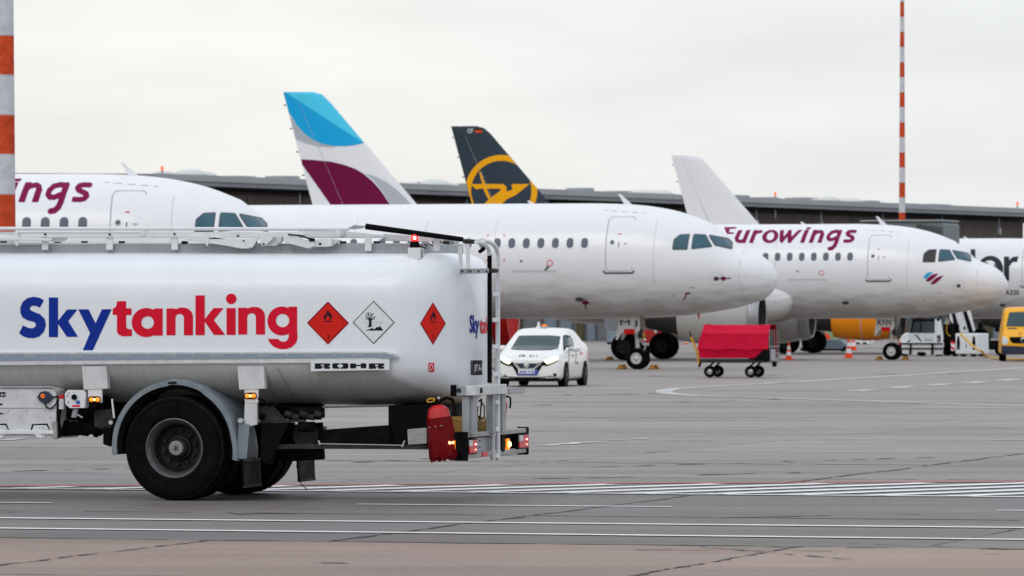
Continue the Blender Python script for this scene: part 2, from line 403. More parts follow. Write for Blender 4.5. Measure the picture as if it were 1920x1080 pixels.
# ------------------------------------------------------------------ ground
def ground_mat(name, col, slab):
    m = bpy.data.materials.new(name); m.use_nodes = True; t = m.node_tree; b = t.nodes['Principled BSDF']
    n_ = t.nodes.new; l_ = t.links.new
    geo = n_('ShaderNodeNewGeometry'); oi = n_('ShaderNodeObjectInfo')
    def nz_(scale, detail, mapscale=None, rot=14):
        mp_ = n_('ShaderNodeMapping'); mp_.inputs['Rotation'].default_value = (0, 0, R(rot))
        mp_.inputs['Scale'].default_value = mapscale or (1, 1, 1)
        l_(geo.outputs['Position'], mp_.inputs[0]); q = n_('ShaderNodeTexNoise'); q.inputs['Scale'].default_value = scale
        q.inputs['Detail'].default_value = detail; q.inputs['Roughness'].default_value = .62; l_(mp_.outputs[0], q.inputs['Vector']); return q
    def rng(q, a, b_, c, d):
        r = n_('ShaderNodeMapRange'); r.inputs[1].default_value = a; r.inputs[2].default_value = b_
        r.inputs[3].default_value = c; r.inputs[4].default_value = d; l_(q, r.inputs[0]); return r.outputs[0]
    def mulv(a, b_):
        q = n_('ShaderNodeMath'); q.operation = 'MULTIPLY'; l_(a, q.inputs[0]); l_(b_, q.inputs[1]); return q.outputs[0]
    big = nz_(.10, 5, (1, 2.0, 1)); mid = nz_(.9, 6, (.35, 1, 1)); fine = nz_(38, 3); grit = nz_(160, 2); streak = nz_(.5, 5, (.12, 1.6, 1))
    f = mulv(rng(big.outputs[0], .3, .7, .82, 1.16), rng(mid.outputs[0], .3, .7, .78, 1.16))
    f = mulv(f, rng(fine.outputs[0], .3, .7, .80, 1.18)); f = mulv(f, rng(grit.outputs[0], .3, .7, .8, 1.2))
    f = mulv(f, rng(streak.outputs[0], .35, .65, .84, 1.10))
    # dark spots
    spot = nz_(3.2, 2, (1, 1, 1)); f = mulv(f, rng(spot.outputs[0], .26, .32, .7, 1.0))
    if slab: f = mulv(f, rng(oi.outputs['Random'], 0, 1, .92, 1.08))
    s = n_('ShaderNodeVectorMath'); s.operation = 'SCALE'
    if slab:
        l_(oi.outputs['Color'], s.inputs[0])
    else: s.inputs[0].default_value = col
    l_(f, s.inputs['Scale']); l_(s.outputs[0], b.inputs['Base Color'])
    l_(rng(mid.outputs[0], .3, .7, .42, .72), b.inputs['Roughness'])
    b.inputs['Specular IOR Level'].default_value = .16
    bp = n_('ShaderNodeBump'); bp.inputs['Strength'].default_value = .35; bp.inputs['Distance'].default_value = .004
    l_(grit.outputs[0], bp.inputs['Height']); l_(bp.outputs[0], b.inputs['Normal'])
    return m
M['ground'] = ground_mat('apron_concrete', (.295, .265, .245), False)
M['slab'] = ground_mat('slab_concrete', (.2, .2, .2), True)
g = MB(); 
# base sheet: a coarse fan reaching the horizon
g.add([(-3500, -60, -.03), (3500, -60, -.03), (3500, 9000, -.03), (-3500, 9000, -.03)], [(0, 1, 2, 3)])
ground = g.build('ground', M['ground'], None, smooth=False, kind='structure')
apron = MB()
U = Vector((math.cos(R(14)), -math.sin(R(14)), 0)); W_ = Vector((math.sin(R(17)), math.cos(R(17)), 0))
P0 = Vector((-1.5, 42.2, 0)); SA, SB, GAP = 4.9, 5.75, .018
apron_root = bpy.data.objects.new('apron', None); link(apron_root, None, kind='structure')
def slab_me(a0, a1, b0, b1):
    mb = MB(); pts = [U*(a0+GAP/2)+W_*(b0+GAP/2), U*(a1-GAP/2)+W_*(b0+GAP/2), U*(a1-GAP/2)+W_*(b1-GAP/2), U*(a0+GAP/2)+W_*(b1-GAP/2)]
    c = sum(pts, Vector())/4
    top = [p+(c-p).normalized()*.012 for p in pts]; low = [p+Vector((0,0,-.006)) for p in pts]; bot = [p+Vector((0,0,-.028)) for p in pts]
    mb.add(top+low+bot, [(0,1,2,3)]+[(i, i+4, (i+1)%4+4, (i+1)%4) for i in range(4)]+[(i+4, i+8, (i+1)%4+8, (i+1)%4+4) for i in range(4)])
    me = mb.build('slab', M['slab'], None, smooth=False); d = me.data; bpy.data.objects.remove(me); return d
sme = slab_me(0, SA, 0, SB); rnd = random.Random(3)
NB = 13
for b in range(-4, NB):
    off = 0 if b >= 0 else -1.0
    for a in range(-9, 8):
        c = P0+U*((a+.5)*SA+off)+W_*((b+.5)*SB)
        if abs(c.x) > c.y*.099+8: continue
        o = bpy.data.objects.new('slab', sme); o.location = P0+U*(a*SA+off)+W_*(b*SB)
        o.location.z = rnd.uniform(-.0015, .0015)
        base = (0.307, 0.223, 0.184) if b < 0 else ((0.177, 0.158, 0.149) if b < 2 else ((0.195, 0.182, 0.177) if b < 3 else ((0.252, 0.227, 0.211) if b < 5 else (0.285, 0.255, 0.236))))
        j = rnd.uniform(.94, 1.06)
        o.color = (base[0]*j, base[1]*j, base[2]*j*rnd.uniform(.98, 1.03), 1); link(o, apron_root)
# margins round the slabs: sheets level with the slabs
def sheet(name, pts, z, m, parent=None, **kw):
    mb = MB(); mb.add([(p[0], p[1], z) for p in pts], [tuple(range(len(pts)))]); return mb.build(name, m, parent, smooth=False, **kw)
bfar = P0+W_*(NB*SB)
far = [bfar+U*(-3000)+Vector((0,.02,0)), bfar+U*3000+Vector((0,.02,0)), bfar+U*3000+W_*8000, bfar+U*(-3000)+W_*8000]
sheet('far_apron', far, -.001, M['ground'], kind='structure')
# tar in the joints: ragged dark ribbons just proud of the slabs
M['tar'] = mat('joint_tar', (.035, .032, .03), .6, var=.4, scale=3)
M['tarl'] = mat('joint_dusty_filler', (.38, .37, .36), .8, var=.3, scale=3)
def ribbon(name, p, q, wd, m, parent, z=.003, rag=.5, seed=0, step=.35, gaps=0, **kw):
    rr = random.Random(seed); p = Vector((p[0], p[1], 0)); q = Vector((q[0], q[1], 0)); L = (q-p).length; d = (q-p)/L; n = Vector((-d.y, d.x, 0))
    k = max(2, int(L/step)); mb = MB(); wob = 0; prev = None; i0 = None
    for i in range(k+1):
        wob = wob*.8+rr.uniform(-1, 1)*wd*rag*.5; ww = wd*(1+rr.uniform(-rag, rag))*.5; c = p+d*(L*i/k)+n*wob
        cur = (c+n*ww, c-n*ww)
        if prev is not None and rr.random() >= gaps:
            mb.add([(prev[0].x,prev[0].y,z),(prev[1].x,prev[1].y,z),(cur[1].x,cur[1].y,z),(cur[0].x,cur[0].y,z)], [(0,1,2,3)])
        prev = cur
    return mb.build(name, m, parent, smooth=False, **kw)
for b in range(-3, NB+1):
    pa = P0+U*(-40)+W_*(b*SB); pb = P0+U*40+W_*(b*SB)
    y_ = pa.y*.5+pb.y*.5; a_ = P0+W_*(b*SB); hw = a_.y*.105+2
    pa = a_+U*(-hw-a_.x); pb = a_+U*(hw)
    ribbon('joint_line', pa, pb, .05 if b else .09, M['tar'], apron_root, seed=b+20, rag=.8, gaps=.12)
    if b in (2, 4, 5, 6, 8): ribbon('joint_line', pa+W_*.16, pb+W_*.16, .07, M['tarl'], apron_root, z=.004, seed=b+50, rag=.7, gaps=.25)
for a in range(-5, 6):
    ribbon('joint_line', P0+U*(a*SA), P0+U*(a*SA)+W_*(SB*(NB if a == 0 else (1.0 if a == 1 else 5))), .05 if a == 0 else .016, M['tar'], apron_root, z=.005, seed=a+90, rag=1.0, gaps=.04 if a == 0 else .5, step=.18)
    ribbon('joint_line', P0+U*(a*SA-1.0)+W_*(-4*SB), P0+U*(a*SA-1.0), .030, M['tar'], apron_root, z=.005, seed=a+190, rag=1.3, gaps=.06, step=.12)
# cracks in the near brown strip
for k, (p, q) in enumerate((((1225, 1030), (1560, 1025)), ((1560, 1018), (1920, 1032)), ((1250, 1020), (1600, 1050)), ((1190, 1031), (1560, 1034)))):
    a_, b_ = gpt(*p), gpt(*q); ribbon('crack', a_, b_, .03, M['tar'], apron_root, z=.006, seed=300+k, rag=1.2, gaps=.25, step=.15)
M['rub'] = mat('rubber_mark', (.135, .125, .118), .6, var=.5, scale=2)
for k, (p, q, wd, gp_) in enumerate((((440, 964), (600, 962), .30, .3), ((180, 1043), (700, 1058), .05, .55), ((1000, 898), (1500, 886), .14, .5), ((1100, 876), (1750, 858), .12, .6), ((0, 884), (420, 874), .12, .5), ((620, 870), (980, 852), .12, .5), ((1300, 972), (1850, 962), .10, .6), ((1000, 760), (1500, 748), .25, .5), ((1200, 706), (1800, 700), .5, .5), ((960, 742), (1240, 738), .3, .5))):
    ribbon('rubber_mark', gpt(*p), gpt(*q), wd, M['rub'], apron_root, z=.0065, seed=500+k, rag=.9, gaps=gp_, step=.22)
# ------------------------------------------------------------------ painted markings
M['mw'] = mat('marking_white', (.82, .82, .82), .6, var=.2, scale=4)
M['mwf'] = mat('marking_faded_white', (.56,.56,.56), .65, var=.35, scale=2)
M['mr'] = mat('marking_red', (.55,.035,.04), .6, var=.25, scale=3)
M['my'] = mat('marking_faded_yellow', (.40,.30,.17), .65, var=.3, scale=2)
marks = bpy.data.objects.new('markings', None); link(marks, None, kind='structure')
def mark(p, q, wd, m, seed=0, gaps=0, z=.009, rag=.08):
    ribbon('line', gpt(*p), gpt(*q), wd, m, marks, z=z, seed=seed, rag=rag, gaps=gaps, step=.3)
mark((-200, 970.5), (2100, 992.5), .19, M['mw'], 1)
mark((-200, 989.5), (2100, 1015), .18, M['mw'], 2)
mark((-200, 942), (98, 944), .12, M['mw'], 3); mark((670, 946.5), (1262, 951.5), .12, M['mw'], 4); mark((1870, 958), (2100, 960), .12, M['mw'], 5)
# hatched box: red edge, white lower edge, 45 degree bars
mark((-300, 914), (2200, 903.0), .22, M['mr'], 6, z=.012)
ra, rb = gpt(-300, 915), gpt(2200, 904.5); la, lb = gpt(-300, 914.5), gpt(2200, 935)
mark((-300, 914.5), (2200, 935), .17, M['mw'], 7)
def isect(p, d, a, b):
    e = b-a; den = d.x*e.y-d.y*e.x; t = ((a.x-p.x)*e.y-(a.y-p.y)*e.x)/den; return p+d*t
hd = Vector((1, 1.0, 0)).normalized()
for k in range(-2, 22):
    s_ = gpt(300, 919.5)+(lb-la).normalized()*(k*.84)
    p = isect(s_, hd, la, lb); q = isect(s_, hd, ra, rb)
    if p.y > q.y-.25: continue
    n = hd*.09; ribbon('line', p+n, q-n*1.4, .30, M['mw'], marks, z=.009, seed=400+k, rag=.05)
mark((980, 787), (2000, 791), .16, M['my'], 8, gaps=.1)
mark((975, 839), (1200, 823), .24, M['mwf'], 9, gaps=.15, rag=.5); mark((1200, 823), (1400, 812), .12, M['mwf'], 10, gaps=.4, rag=.6)
mark((975, 806), (1500, 807), .10, M['mwf'], 11, gaps=.3, rag=.5)
mark((0, 826), (200, 812), .25, M['mwf'], 13, gaps=.1, rag=.4); mark((1500, 822), (1950, 826), .12, M['mwf'], 14, gaps=.3, rag=.5); mark((975, 868), (1800, 872), .08, M['mwf'], 15, gaps=.35, rag=.5); mark((600, 834), (760, 838), .3, M['mwf'], 12, gaps=.1, rag=.4)
# lead-in loop and dashes in front of the stands
loop = [(1950, 688), (1700, 704), (1500, 716), (1350, 724), (1270, 729), (1243, 733), (1250, 738), (1300, 742), (1450, 747), (1700, 755), (1950, 763)]
for i in range(len(loop)-1): mark(loop[i], loop[i+1], .42, M['mwf'], 30+i, gaps=.06)
for i, (a_, b_, y_) in enumerate(((1597, 1640, 733), (1672, 1710, 727), (1745, 1780, 722), (1815, 1845, 718), (1875, 1905, 713))): mark((a_, y_+1), (b_, y_-2), .5, M['mwf'], 50+i)
mark((1330, 733), (1560, 734), .25, M['my'], 60, gaps=.2); mark((1020, 734), (1060, 733), .4, M['mwf'], 61)
mark((600, 700), (1200, 694), .25, M['mwf'], 62, gaps=.3, rag=.4)
for k, y_ in enumerate((760, 772, 800, 752)): mark((960, y_), (1950, y_+3), .12, M['tarl'], 70+k, gaps=.35, rag=.7, z=.006)
# ------------------------------------------------------------------ hill and treeline far off
rh = random.Random(5); hm = MB(); rows = [[], [], []]
for i in range(160):
    x = -300+i*6.5; y = 2300+40*math.sin(i*.13)
    h = 35+1.5*math.sin(i*.07+1)+rh.uniform(-.5, .5)
    rows[0].append((x, y, -1)); rows[1].append((x, y+40, h)); rows[2].append((x, y+600, h*.7))
hm.grid(rows); hill = hm.build('hill', M['tree'], None, kind='structure')
tm = MB()
for k in range(420):
    x = rh.uniform(-80, 560); y = 2310+rh.uniform(0, 60); h = 35.5+rh.uniform(0, 2.6); r = rh.uniform(3, 6)
    tm.cyl((x, y, 22), (x, y, h), r, r*.15, n=6)
tm.build('treeline', M['tree'], None, smooth=False, kind='stuff')
def conifer(px, h_, wd, label):
    y = 2280; x = (px-960)/F*y; fr = Fr(x, y, 0); t = thing('conifer_tree', fr, label, 'tree', 'lone conifers on the ridge')
    c = MB()
    for k in range(9):
        z0 = 33+(h_-33)*k/9; r = wd*(1-k/9.5)
        for q in range(7):
            an = q*.9+k*.5; L = r*rh.uniform(.7, 1.15)
            c.prism([(0,0,z0+3), (L*math.cos(an-.35), L*math.sin(an-.35), z0-1), (L*1.1*math.cos(an), L*1.1*math.sin(an), z0-2.5), (L*math.cos(an+.35), L*math.sin(an+.35), z0-1)], (0,0,.6))
    c.build('crown', M['tree'], t, smooth=False); MB().cyl((0,0,10), (0,0,h_), .8, .2, n=6).build('trunk', M['dark'], t)
conifer(1894, 43.3, 2.6, 'tall spired conifer standing above the distant ridge beyond the terminal roof')
conifer(1882, 40.3, 1.6, 'short conifer left of the tall spired one on the distant ridge')
# ------------------------------------------------------------------ tank truck
TD = 51.6
TF = Fr((327-960)/F*TD, TD, -14.5)
truck = thing('fuel_tank_truck', TF, 'white aviation fuel tank truck with blue and red Skytanking lettering and red hazard diamonds', 'tank truck')
A = TF.at
def ux(px, v=0, py=700): return A(px, py, v).x
def zz(py, px=500, v=0): return A(px, py, v).z
U_A = ux(742, 0.03); U_B = U_A+.50; HWD = 1.235; VC = 1.262; U_F = -7.2
ZT, ZB = 2.495, .945
def tank_sec(u, hw, zt, zb):
    """outline of the tank at u (near side first)"""
    k = hw/HWD; pts = []; rt = .46
    for s_ in (0, .3, .55, .74): pts.append((s_*k*1.0, zt+.012*(1-s_)))
    n = 9
    for i in range(n+1):
        a = R(90-90*i/n); pts.append((k*(.775+rt*math.cos(a)), zt-rt+rt*math.sin(a)*1.0))
    for f_ in (.2, .45, .7, .88): pts.append((hw, (zt-rt)*(1-f_)+1.40*f_))
    for i in range(1, 13):
        a = R(90*i/12); pts.append((hw*math.cos(a)**.8 if i < 12 else 0, 1.40-(1.40-zb)*math.sin(a)**1.0))
    left = [(u, VC-x, z) for x, z in pts]; right = [(u, VC+x, z) for x, z in reversed(pts[1:-1])]
    return left+right
U_S = U_A-.14; rows = []
for u in np.linspace(U_F, U_S, 40):
    tl = (u-0)*.004; rows.append(tank_sec(u, HWD, ZT-.01+(-.004*(u+1.5)), ZB))
zt_a = ZT-.01-.004*(U_A+1.5)
for i in range(1, 15):
    t = i/14; a = math.pi/2*t
    s_ = math.sin(a); c = math.cos(a)
    c = (1-s_**2.35)**(1/2.35) if s_ < 1 else 0
    hw = (HWD-.88)+.88*c; u = U_S+.64*s_
    rows.append(tank_sec(u, hw, zt_a-.02*(1-c)-.30*max(0, (1-c)-.15)**1.2, ZB+.10*(1-c)**1.1))
last = rows[-1]; ce = Vector((rows[-1][0][0], VC, 1.75))
for k in (.97, .9, .8, .65, .5, .35, .2, .08):
    rows.append([tuple(Vector((p[0]+.055*(1-k*k), VC+(p[1]-VC)*k, 1.72+(p[2]-1.72)*k))) for p in last])
tb = MB(); tb.grid(rows, True)
tb.add([rows[0][i] for i in range(len(rows[0]))], [tuple(range(len(rows[0])))])
tb.add([rows[-1][i] for i in range(len(rows[-1]))], [tuple(range(len(rows[-1])))])
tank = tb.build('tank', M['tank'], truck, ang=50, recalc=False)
_n = [p for p in tank.data.polygons if abs(p.center.x+2) < 1 and p.center.y < .1]
if _n and _n[0].normal.y > 0: tank.data.flip_normals()
def tank_shade_dirt():
    """shade painted together with road dirt below the side rail, its edge falling towards the rear"""
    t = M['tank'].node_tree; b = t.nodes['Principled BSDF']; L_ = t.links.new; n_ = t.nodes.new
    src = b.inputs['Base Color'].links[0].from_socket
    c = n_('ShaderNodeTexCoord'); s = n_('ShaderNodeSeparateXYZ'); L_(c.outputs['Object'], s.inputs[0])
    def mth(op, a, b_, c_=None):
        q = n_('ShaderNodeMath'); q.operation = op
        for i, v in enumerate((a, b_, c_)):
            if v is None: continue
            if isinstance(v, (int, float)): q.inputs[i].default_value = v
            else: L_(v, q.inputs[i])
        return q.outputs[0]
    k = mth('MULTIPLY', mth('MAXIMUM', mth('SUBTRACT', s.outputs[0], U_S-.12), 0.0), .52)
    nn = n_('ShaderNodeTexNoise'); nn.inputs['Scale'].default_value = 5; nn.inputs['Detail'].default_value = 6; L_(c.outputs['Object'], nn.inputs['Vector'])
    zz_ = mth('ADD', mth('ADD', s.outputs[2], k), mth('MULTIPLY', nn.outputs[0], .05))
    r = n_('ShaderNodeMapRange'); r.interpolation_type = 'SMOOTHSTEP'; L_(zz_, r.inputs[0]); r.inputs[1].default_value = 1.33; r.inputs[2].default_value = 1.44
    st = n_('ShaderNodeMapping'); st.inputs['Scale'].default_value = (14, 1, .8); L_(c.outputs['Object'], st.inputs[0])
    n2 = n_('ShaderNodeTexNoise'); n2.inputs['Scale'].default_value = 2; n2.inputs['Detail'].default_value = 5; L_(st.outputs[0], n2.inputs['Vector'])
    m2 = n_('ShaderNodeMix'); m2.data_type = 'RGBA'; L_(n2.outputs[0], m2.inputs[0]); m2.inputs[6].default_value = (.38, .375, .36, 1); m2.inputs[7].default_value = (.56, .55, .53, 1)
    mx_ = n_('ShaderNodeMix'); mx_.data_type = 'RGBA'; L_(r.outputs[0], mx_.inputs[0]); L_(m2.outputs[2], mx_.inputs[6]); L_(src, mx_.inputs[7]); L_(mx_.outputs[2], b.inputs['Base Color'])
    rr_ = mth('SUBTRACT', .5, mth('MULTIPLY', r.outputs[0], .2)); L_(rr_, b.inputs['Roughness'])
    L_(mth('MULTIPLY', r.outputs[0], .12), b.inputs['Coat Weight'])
tank_shade_dirt()  # paints underside shade into the tank colour, along with road dirt
TS = Skin(TF, [tank])
def T(px, py): return TS.cast(px, py, .004)
# Skytanking, digitised in a 4x enlargement with origin (0, 400)
def q4(p): return [(x/4, 400+y/4) for x, y in p]
S_ = S_poly(q4([(330,652),(300,634),(255,626),(208,635),(172,663),(153,705),(155,750),(172,783),(210,803),(250,812),(268,824),(270,845),(250,861),(225,862),(197,852),(174,840),(143,899),(175,922),(215,935),(255,936),(298,922),(332,885),(345,838),(337,793),(302,757),(262,742),(235,730),(224,715),(230,699),(250,691),(274,695),(299,708)]))
K_ = S_or(S_poly(q4([(367,631),(436,631),(436,928),(367,928)])), S_poly(q4([(434,808),(505,721),(582,721),(512,808),(586,926),(503,926),(434,825)])))
Y_ = S_poly(q4([(588,720),(665,720),(717,825),(765,720),(838,718),(697,1027),(622,1027),(676,897)]))
Tt = S_poly(q4([(879,659),(947,658),(947,712),(987,712),(987,762),(947,762),(947,850),(958,867),(990,870),(990,921),(920,922),(888,908),(878,885),(878,762),(846,762),(846,714),(862,708),(874,692)]))
def ringp(cx, cy, ro, ri, hx=None): return S_sub(S_circ(cx/4, 400+cy/4, ro/4), S_circ((hx or cx)/4, 400+cy/4, ri/4))
A_ = S_sub(S_or(S_circ(1098/4, 400+819/4, 109/4), S_poly(q4([(1155,713),(1221,713),(1221,917),(1155,917)]))), S_circ(1108/4, 400+819/4, 47/4))
def N_(x0, x1, y0, y1):
    body = S_or(S_poly(q4([(x0,y0+6),(x0+68,y0+6),(x0+68,y1),(x0,y1)])), S_sub(S_box(x0/4+10, 400+y0/4, x1/4, 400+(y1+140)/4, 18), S_box(0, 400+y1/4, 600, 900)))
    return S_sub(body, S_sub(S_box((x0+68)/4, 400+(y0+47)/4, (x1-68)/4, 400+(y1+200)/4, 7.5), S_box(0, 400+(y1+60)/4, 600, 900)))
N1 = N_(1249, 1448, 707, 915); N2 = N_(1787, 1988, 702, 909)
K2 = S_or(S_poly(q4([(1467,615),(1536,615),(1536,913),(1467,913)])), S_poly(q4([(1534,796),(1603,710),(1678,710),(1604,800),(1690,911),(1606,912),(1534,808)])))
I_ = S_or(S_poly(q4([(1700,710),(1768,710),(1768,912),(1700,912)])), S_circ(1735/4, 400+641/4, 39/4))
gx = 1520
G_ = S_or(S_sub(S_or(S_circ((595+gx)/4, 400+807/4, 108/4), S_poly(q4([(645+gx,700),(709+gx,700),(709+gx,900),(645+gx,900)]))), S_circ((600+gx)/4, 400+804/4, 50/4)),
          S_poly(q4([(648+gx,860),(709+gx,860),(712+gx,935),(702+gx,970),(672+gx,1002),(628+gx,1018),(580+gx,1018),(535+gx,1001),(505+gx,972),(490+gx,942),(567+gx,942),(583+gx,958),(607+gx,964),(632+gx,955),(646+gx,930)])))
for nm, f, m in (('letter', S_, 'blue'), ('letter', K_, 'blue'), ('letter', Y_, 'blue')) + tuple(('letter', f, 'red') for f in (Tt, A_, N1, K2, I_, N2, G_)):
    decal(nm, M[m], truck, TS, f, (30, 545, 565, 662), .9, .004)
# hazard placards
def diamond(cx, cy, hx, hy): return [(cx-hx, cy), (cx, cy-hy), (cx+hx, cy), (cx, cy+hy)]
def flame(cx, cy, s):
    return S_sub(S_poly([(cx+x*s, cy+y*s) for x, y in ((0,-13),(2.5,-8),(4,-5),(5.5,-8),(6,-3),(8,-5),(8.6,0),(8.2,5),(5,8.5),(-5,8.5),(-8.4,5),(-9,1),(-7.5,-1.5),(-6,1),(-6.2,-5),(-3.5,-2.5),(-2.8,-8))]),
                 S_poly([(cx+x*s, cy+y*s) for x, y in ((0,-3),(2.4,2),(4.6,1),(4.6,6),(2,9),(-2,9),(-4.6,6),(-4,1.5),(-2,3))]))
def placard(cx, cy, hx, hy, k, label):
    sx = hx/hy
    bg = decal('placard', M['placdk'], truck, TS, S_poly(diamond(cx, cy, hx, hy)), (cx-hx-1, cy-hy-1, cx+hx+1, cy+hy+1), 1.0, .004, label=label)
    decal('field', M['placred'], bg, TS, S_poly(diamond(cx, cy, hx*.91, hy*.91)), (cx-hx, cy-hy, cx+hx, cy+hy), 1.0, .0055)
    f0 = flame(0, 0, .92)
    decal('flame', M['ink'], bg, TS, lambda x, y: f0((x-cx)/sx, y-(cy-13)), (cx-11*sx, cy-28, cx+11*sx, cy-2), .45, .007)
    decal('bar', M['ink'], bg, TS, S_box(cx-7.5*sx, cy-3.8, cx+8*sx, cy-1.9), (cx-9*sx, cy-5, cx+9*sx, cy), .6, .007)
    write('numeral', '3', M['ink'], bg, lambda s, t: TS.cast(cx+(s-.5)*5.5*sx+.4, cy+30.5-t*9, .007))
placard(615, 605.5, 39.5, 40.5, 1, 'red placard with a black flame beside the environment placard')
placard(811.5, 606.5, 24, 40, 1, 'red placard with a black flame on the rounded rear corner of the tank')
cx, cy = 700.8, 604.5
env = decal('placard', M['ink'], truck, TS, S_poly(diamond(cx, cy, 39.3, 40.5)), (cx-41, cy-42, cx+41, cy+42), 1.0, .004, label='white placard with a black dead tree and fish')
decal('field', M['wprint'], env, TS, S_poly(diamond(cx, cy, 37.2, 38.3)), (cx-41, cy-42, cx+41, cy+42), 1.0, .0055)
def e6(p): return [(560+x/6.355, 550+y/6.355) for x, y in p]
tree_s = S_or(S_poly(e6([(838,300),(870,300),(872,380),(890,398),(868,392),(850,408),(835,398),(815,403),(838,380)])), *[S_line(e6(p), .75) for p in (
    [(852,310),(838,262),(812,235)], [(838,262),(832,228)], [(840,300),(805,268)], [(842,312),(798,298)], [(860,310),(866,270),(862,232)], [(866,268),(892,238)], [(866,300),(895,282),(915,282)], [(868,318),(905,300)], [(830,290),(803,262)])],
    S_poly(e6([(792,443),(840,428),(878,413),(905,428),(930,402),(965,400),(975,390),(985,408),(1008,436),(1005,444)])))
decal('dead_tree', M['ink'], env, TS, tree_s, (682, 582, 722, 622), .45, .007)
decal('water_line', M['lineg'], env, TS, S_or(S_line(e6([(790,350),(925,350)]), .3), S_line(e6([(905,390),(940,350),(985,335),(1005,345),(975,372),(960,395)]), .3)), (682, 598, 722, 614), .4, .007)
# rear face lettering and small labels (seen at a slant on the rounded end)
def rearmap(x0, y0, x1, y1, off=.006):
    return lambda s, t: TS.cast(x0+(x1-x0)*s, y1+(y0-y1)*t, off)
write('lettering', 'Sky', M['blue'], truck, rearmap(880, 590, 897.5, 635), bold=.03)
vs0 = TS.cast(898.5, 612, 0).y; zs0 = TS.cast(898, 626, 0).z; zs1 = TS.cast(898, 594, 0).z
write('lettering', 'tanking', M['red'], truck, lambda s, t: TS.cast2((U_B+2, vs0+.95*s, zs0-.05+(zs1-zs0+.05)*t), (-1, 0, 0), .006), bold=.03)
decal('fire_sign', M['red'], truck, TS, S_box(803, 680, 813.5, 697), (802, 679, 815, 699), .7, .005)
decal('fire_sign', M['wprint'], truck, TS, S_or(S_seg(805.5, 695, 805.5, 684, .6), S_seg(805.5, 684, 809, 682.5, .6), S_seg(809, 682.5, 811, 689, .6), S_seg(811, 689, 808, 693, .6)), (803, 680, 814, 698), .5, .0065)
lab = decal('grade_label', M['ink'], truck, TS, S_or(S_box(886, 675.5, 903.5, 703), S_box(882.3, 675.5, 883.6, 703), S_box(884.3, 675.5, 885.2, 703)), (881, 674, 905, 705), .6, .005)
write('lettering', 'JET A-1', M['wprint'], lab, lambda s, t: TS.cast(888+14.5*s, 699-16*t, .0065), bold=.02)
# side rail with its blue-grey band
pr = []
yt = lambda px: 660.5-(px/760)*1.5; ylo = lambda px: 684.5-(px/745)*6.5
v0 = -.012
side = MB(); pts = []
for px in (-900, 0, 400, 720): pts.append(A(px, yt(px), v0))
pts += [A(741, 663, v0), A(746, 669, v0), A(725, 676, v0), A(700, 679.5, v0)]
for px in (400, 0, -900): pts.append(A(px, ylo(px), v0))
side.prism(pts, (0, .05, 0)).build('side_rail', M['whited'], truck, bevel=.004)
pts = [A(px, yt(px)+3.2, v0-.003) for px in (-900, 0, 400, 722)]+[A(742, 667.5, v0-.003), A(732, 673.5, v0-.003)]+[A(px, ylo(px)-7.2+(.8 if px < 0 else 0), v0-.003) for px in (700, 400, 0, -900)]
MB().prism(pts, (0, .002, 0)).build('band', M['band'], truck)
for k in range(-5, 6):
    px0 = 658-k*87.6 if False else 660-87.8*(k+5)
    if px0 < -300: break
    write('band_lettering', 'ROHR', M['lgr'], truck, lambda s, t, px0=px0: A(px0+22*s, yt(px0)+9.0-4.6*t, v0-.005), bold=.02)
    MB().prism([A(px0+52+dx, yt(px0)+6.5+dy, v0-.005) for dx, dy in ((0,-2),(6,0),(0,2),(1.5,0))], (0, .001, 0)).build('arrow', M['lgr'], truck)
# maker plate
mp_ = MB().prism([A(582.5, 676, v0-.02), A(730, 674, v0-.02), A(730, 693.5, v0-.02), A(582.5, 696, v0-.02)], (0, .012, 0)).build('maker_plate', M['wprint'], truck, bevel=.002)
def rb(x0, y0, x1, y1, r=0): a_, b_ = e6([(x0, y0), (x1, y1)]); return S_box(*a_, *b_, r)
def Rl(x): return S_sub(S_or(rb(x, 834, x+62, 900), rb(x+55, 834, x+185, 868, 2.5), rb(x+55, 868, x+185, 899, 1.8), rb(x+50, 834, x+120, 895)), rb(x+74, 850, x+112, 868, 1.2), S_poly(e6([(x+150, 868), (x+190, 860), (x+190, 884), (x+172, 872)])), rb(x+86, 880, x+112, 902, .6))
O_l = S_sub(rb(400, 832, 592, 898, 3.2), rb(465, 848, 526, 880, 1.5), rb(490, 830, 500, 900))
H_l = S_or(rb(612, 835, 683, 895), rb(740, 833, 806, 893), rb(683, 852, 740, 868))
for f in (Rl(192), O_l, H_l, Rl(836)):
    vf = shape_mesh(f, 586, 678, 724, 694, .5); lay('letter', M['ink'], mp_, vf, lambda x, y: A(x, y, v0-.0215))
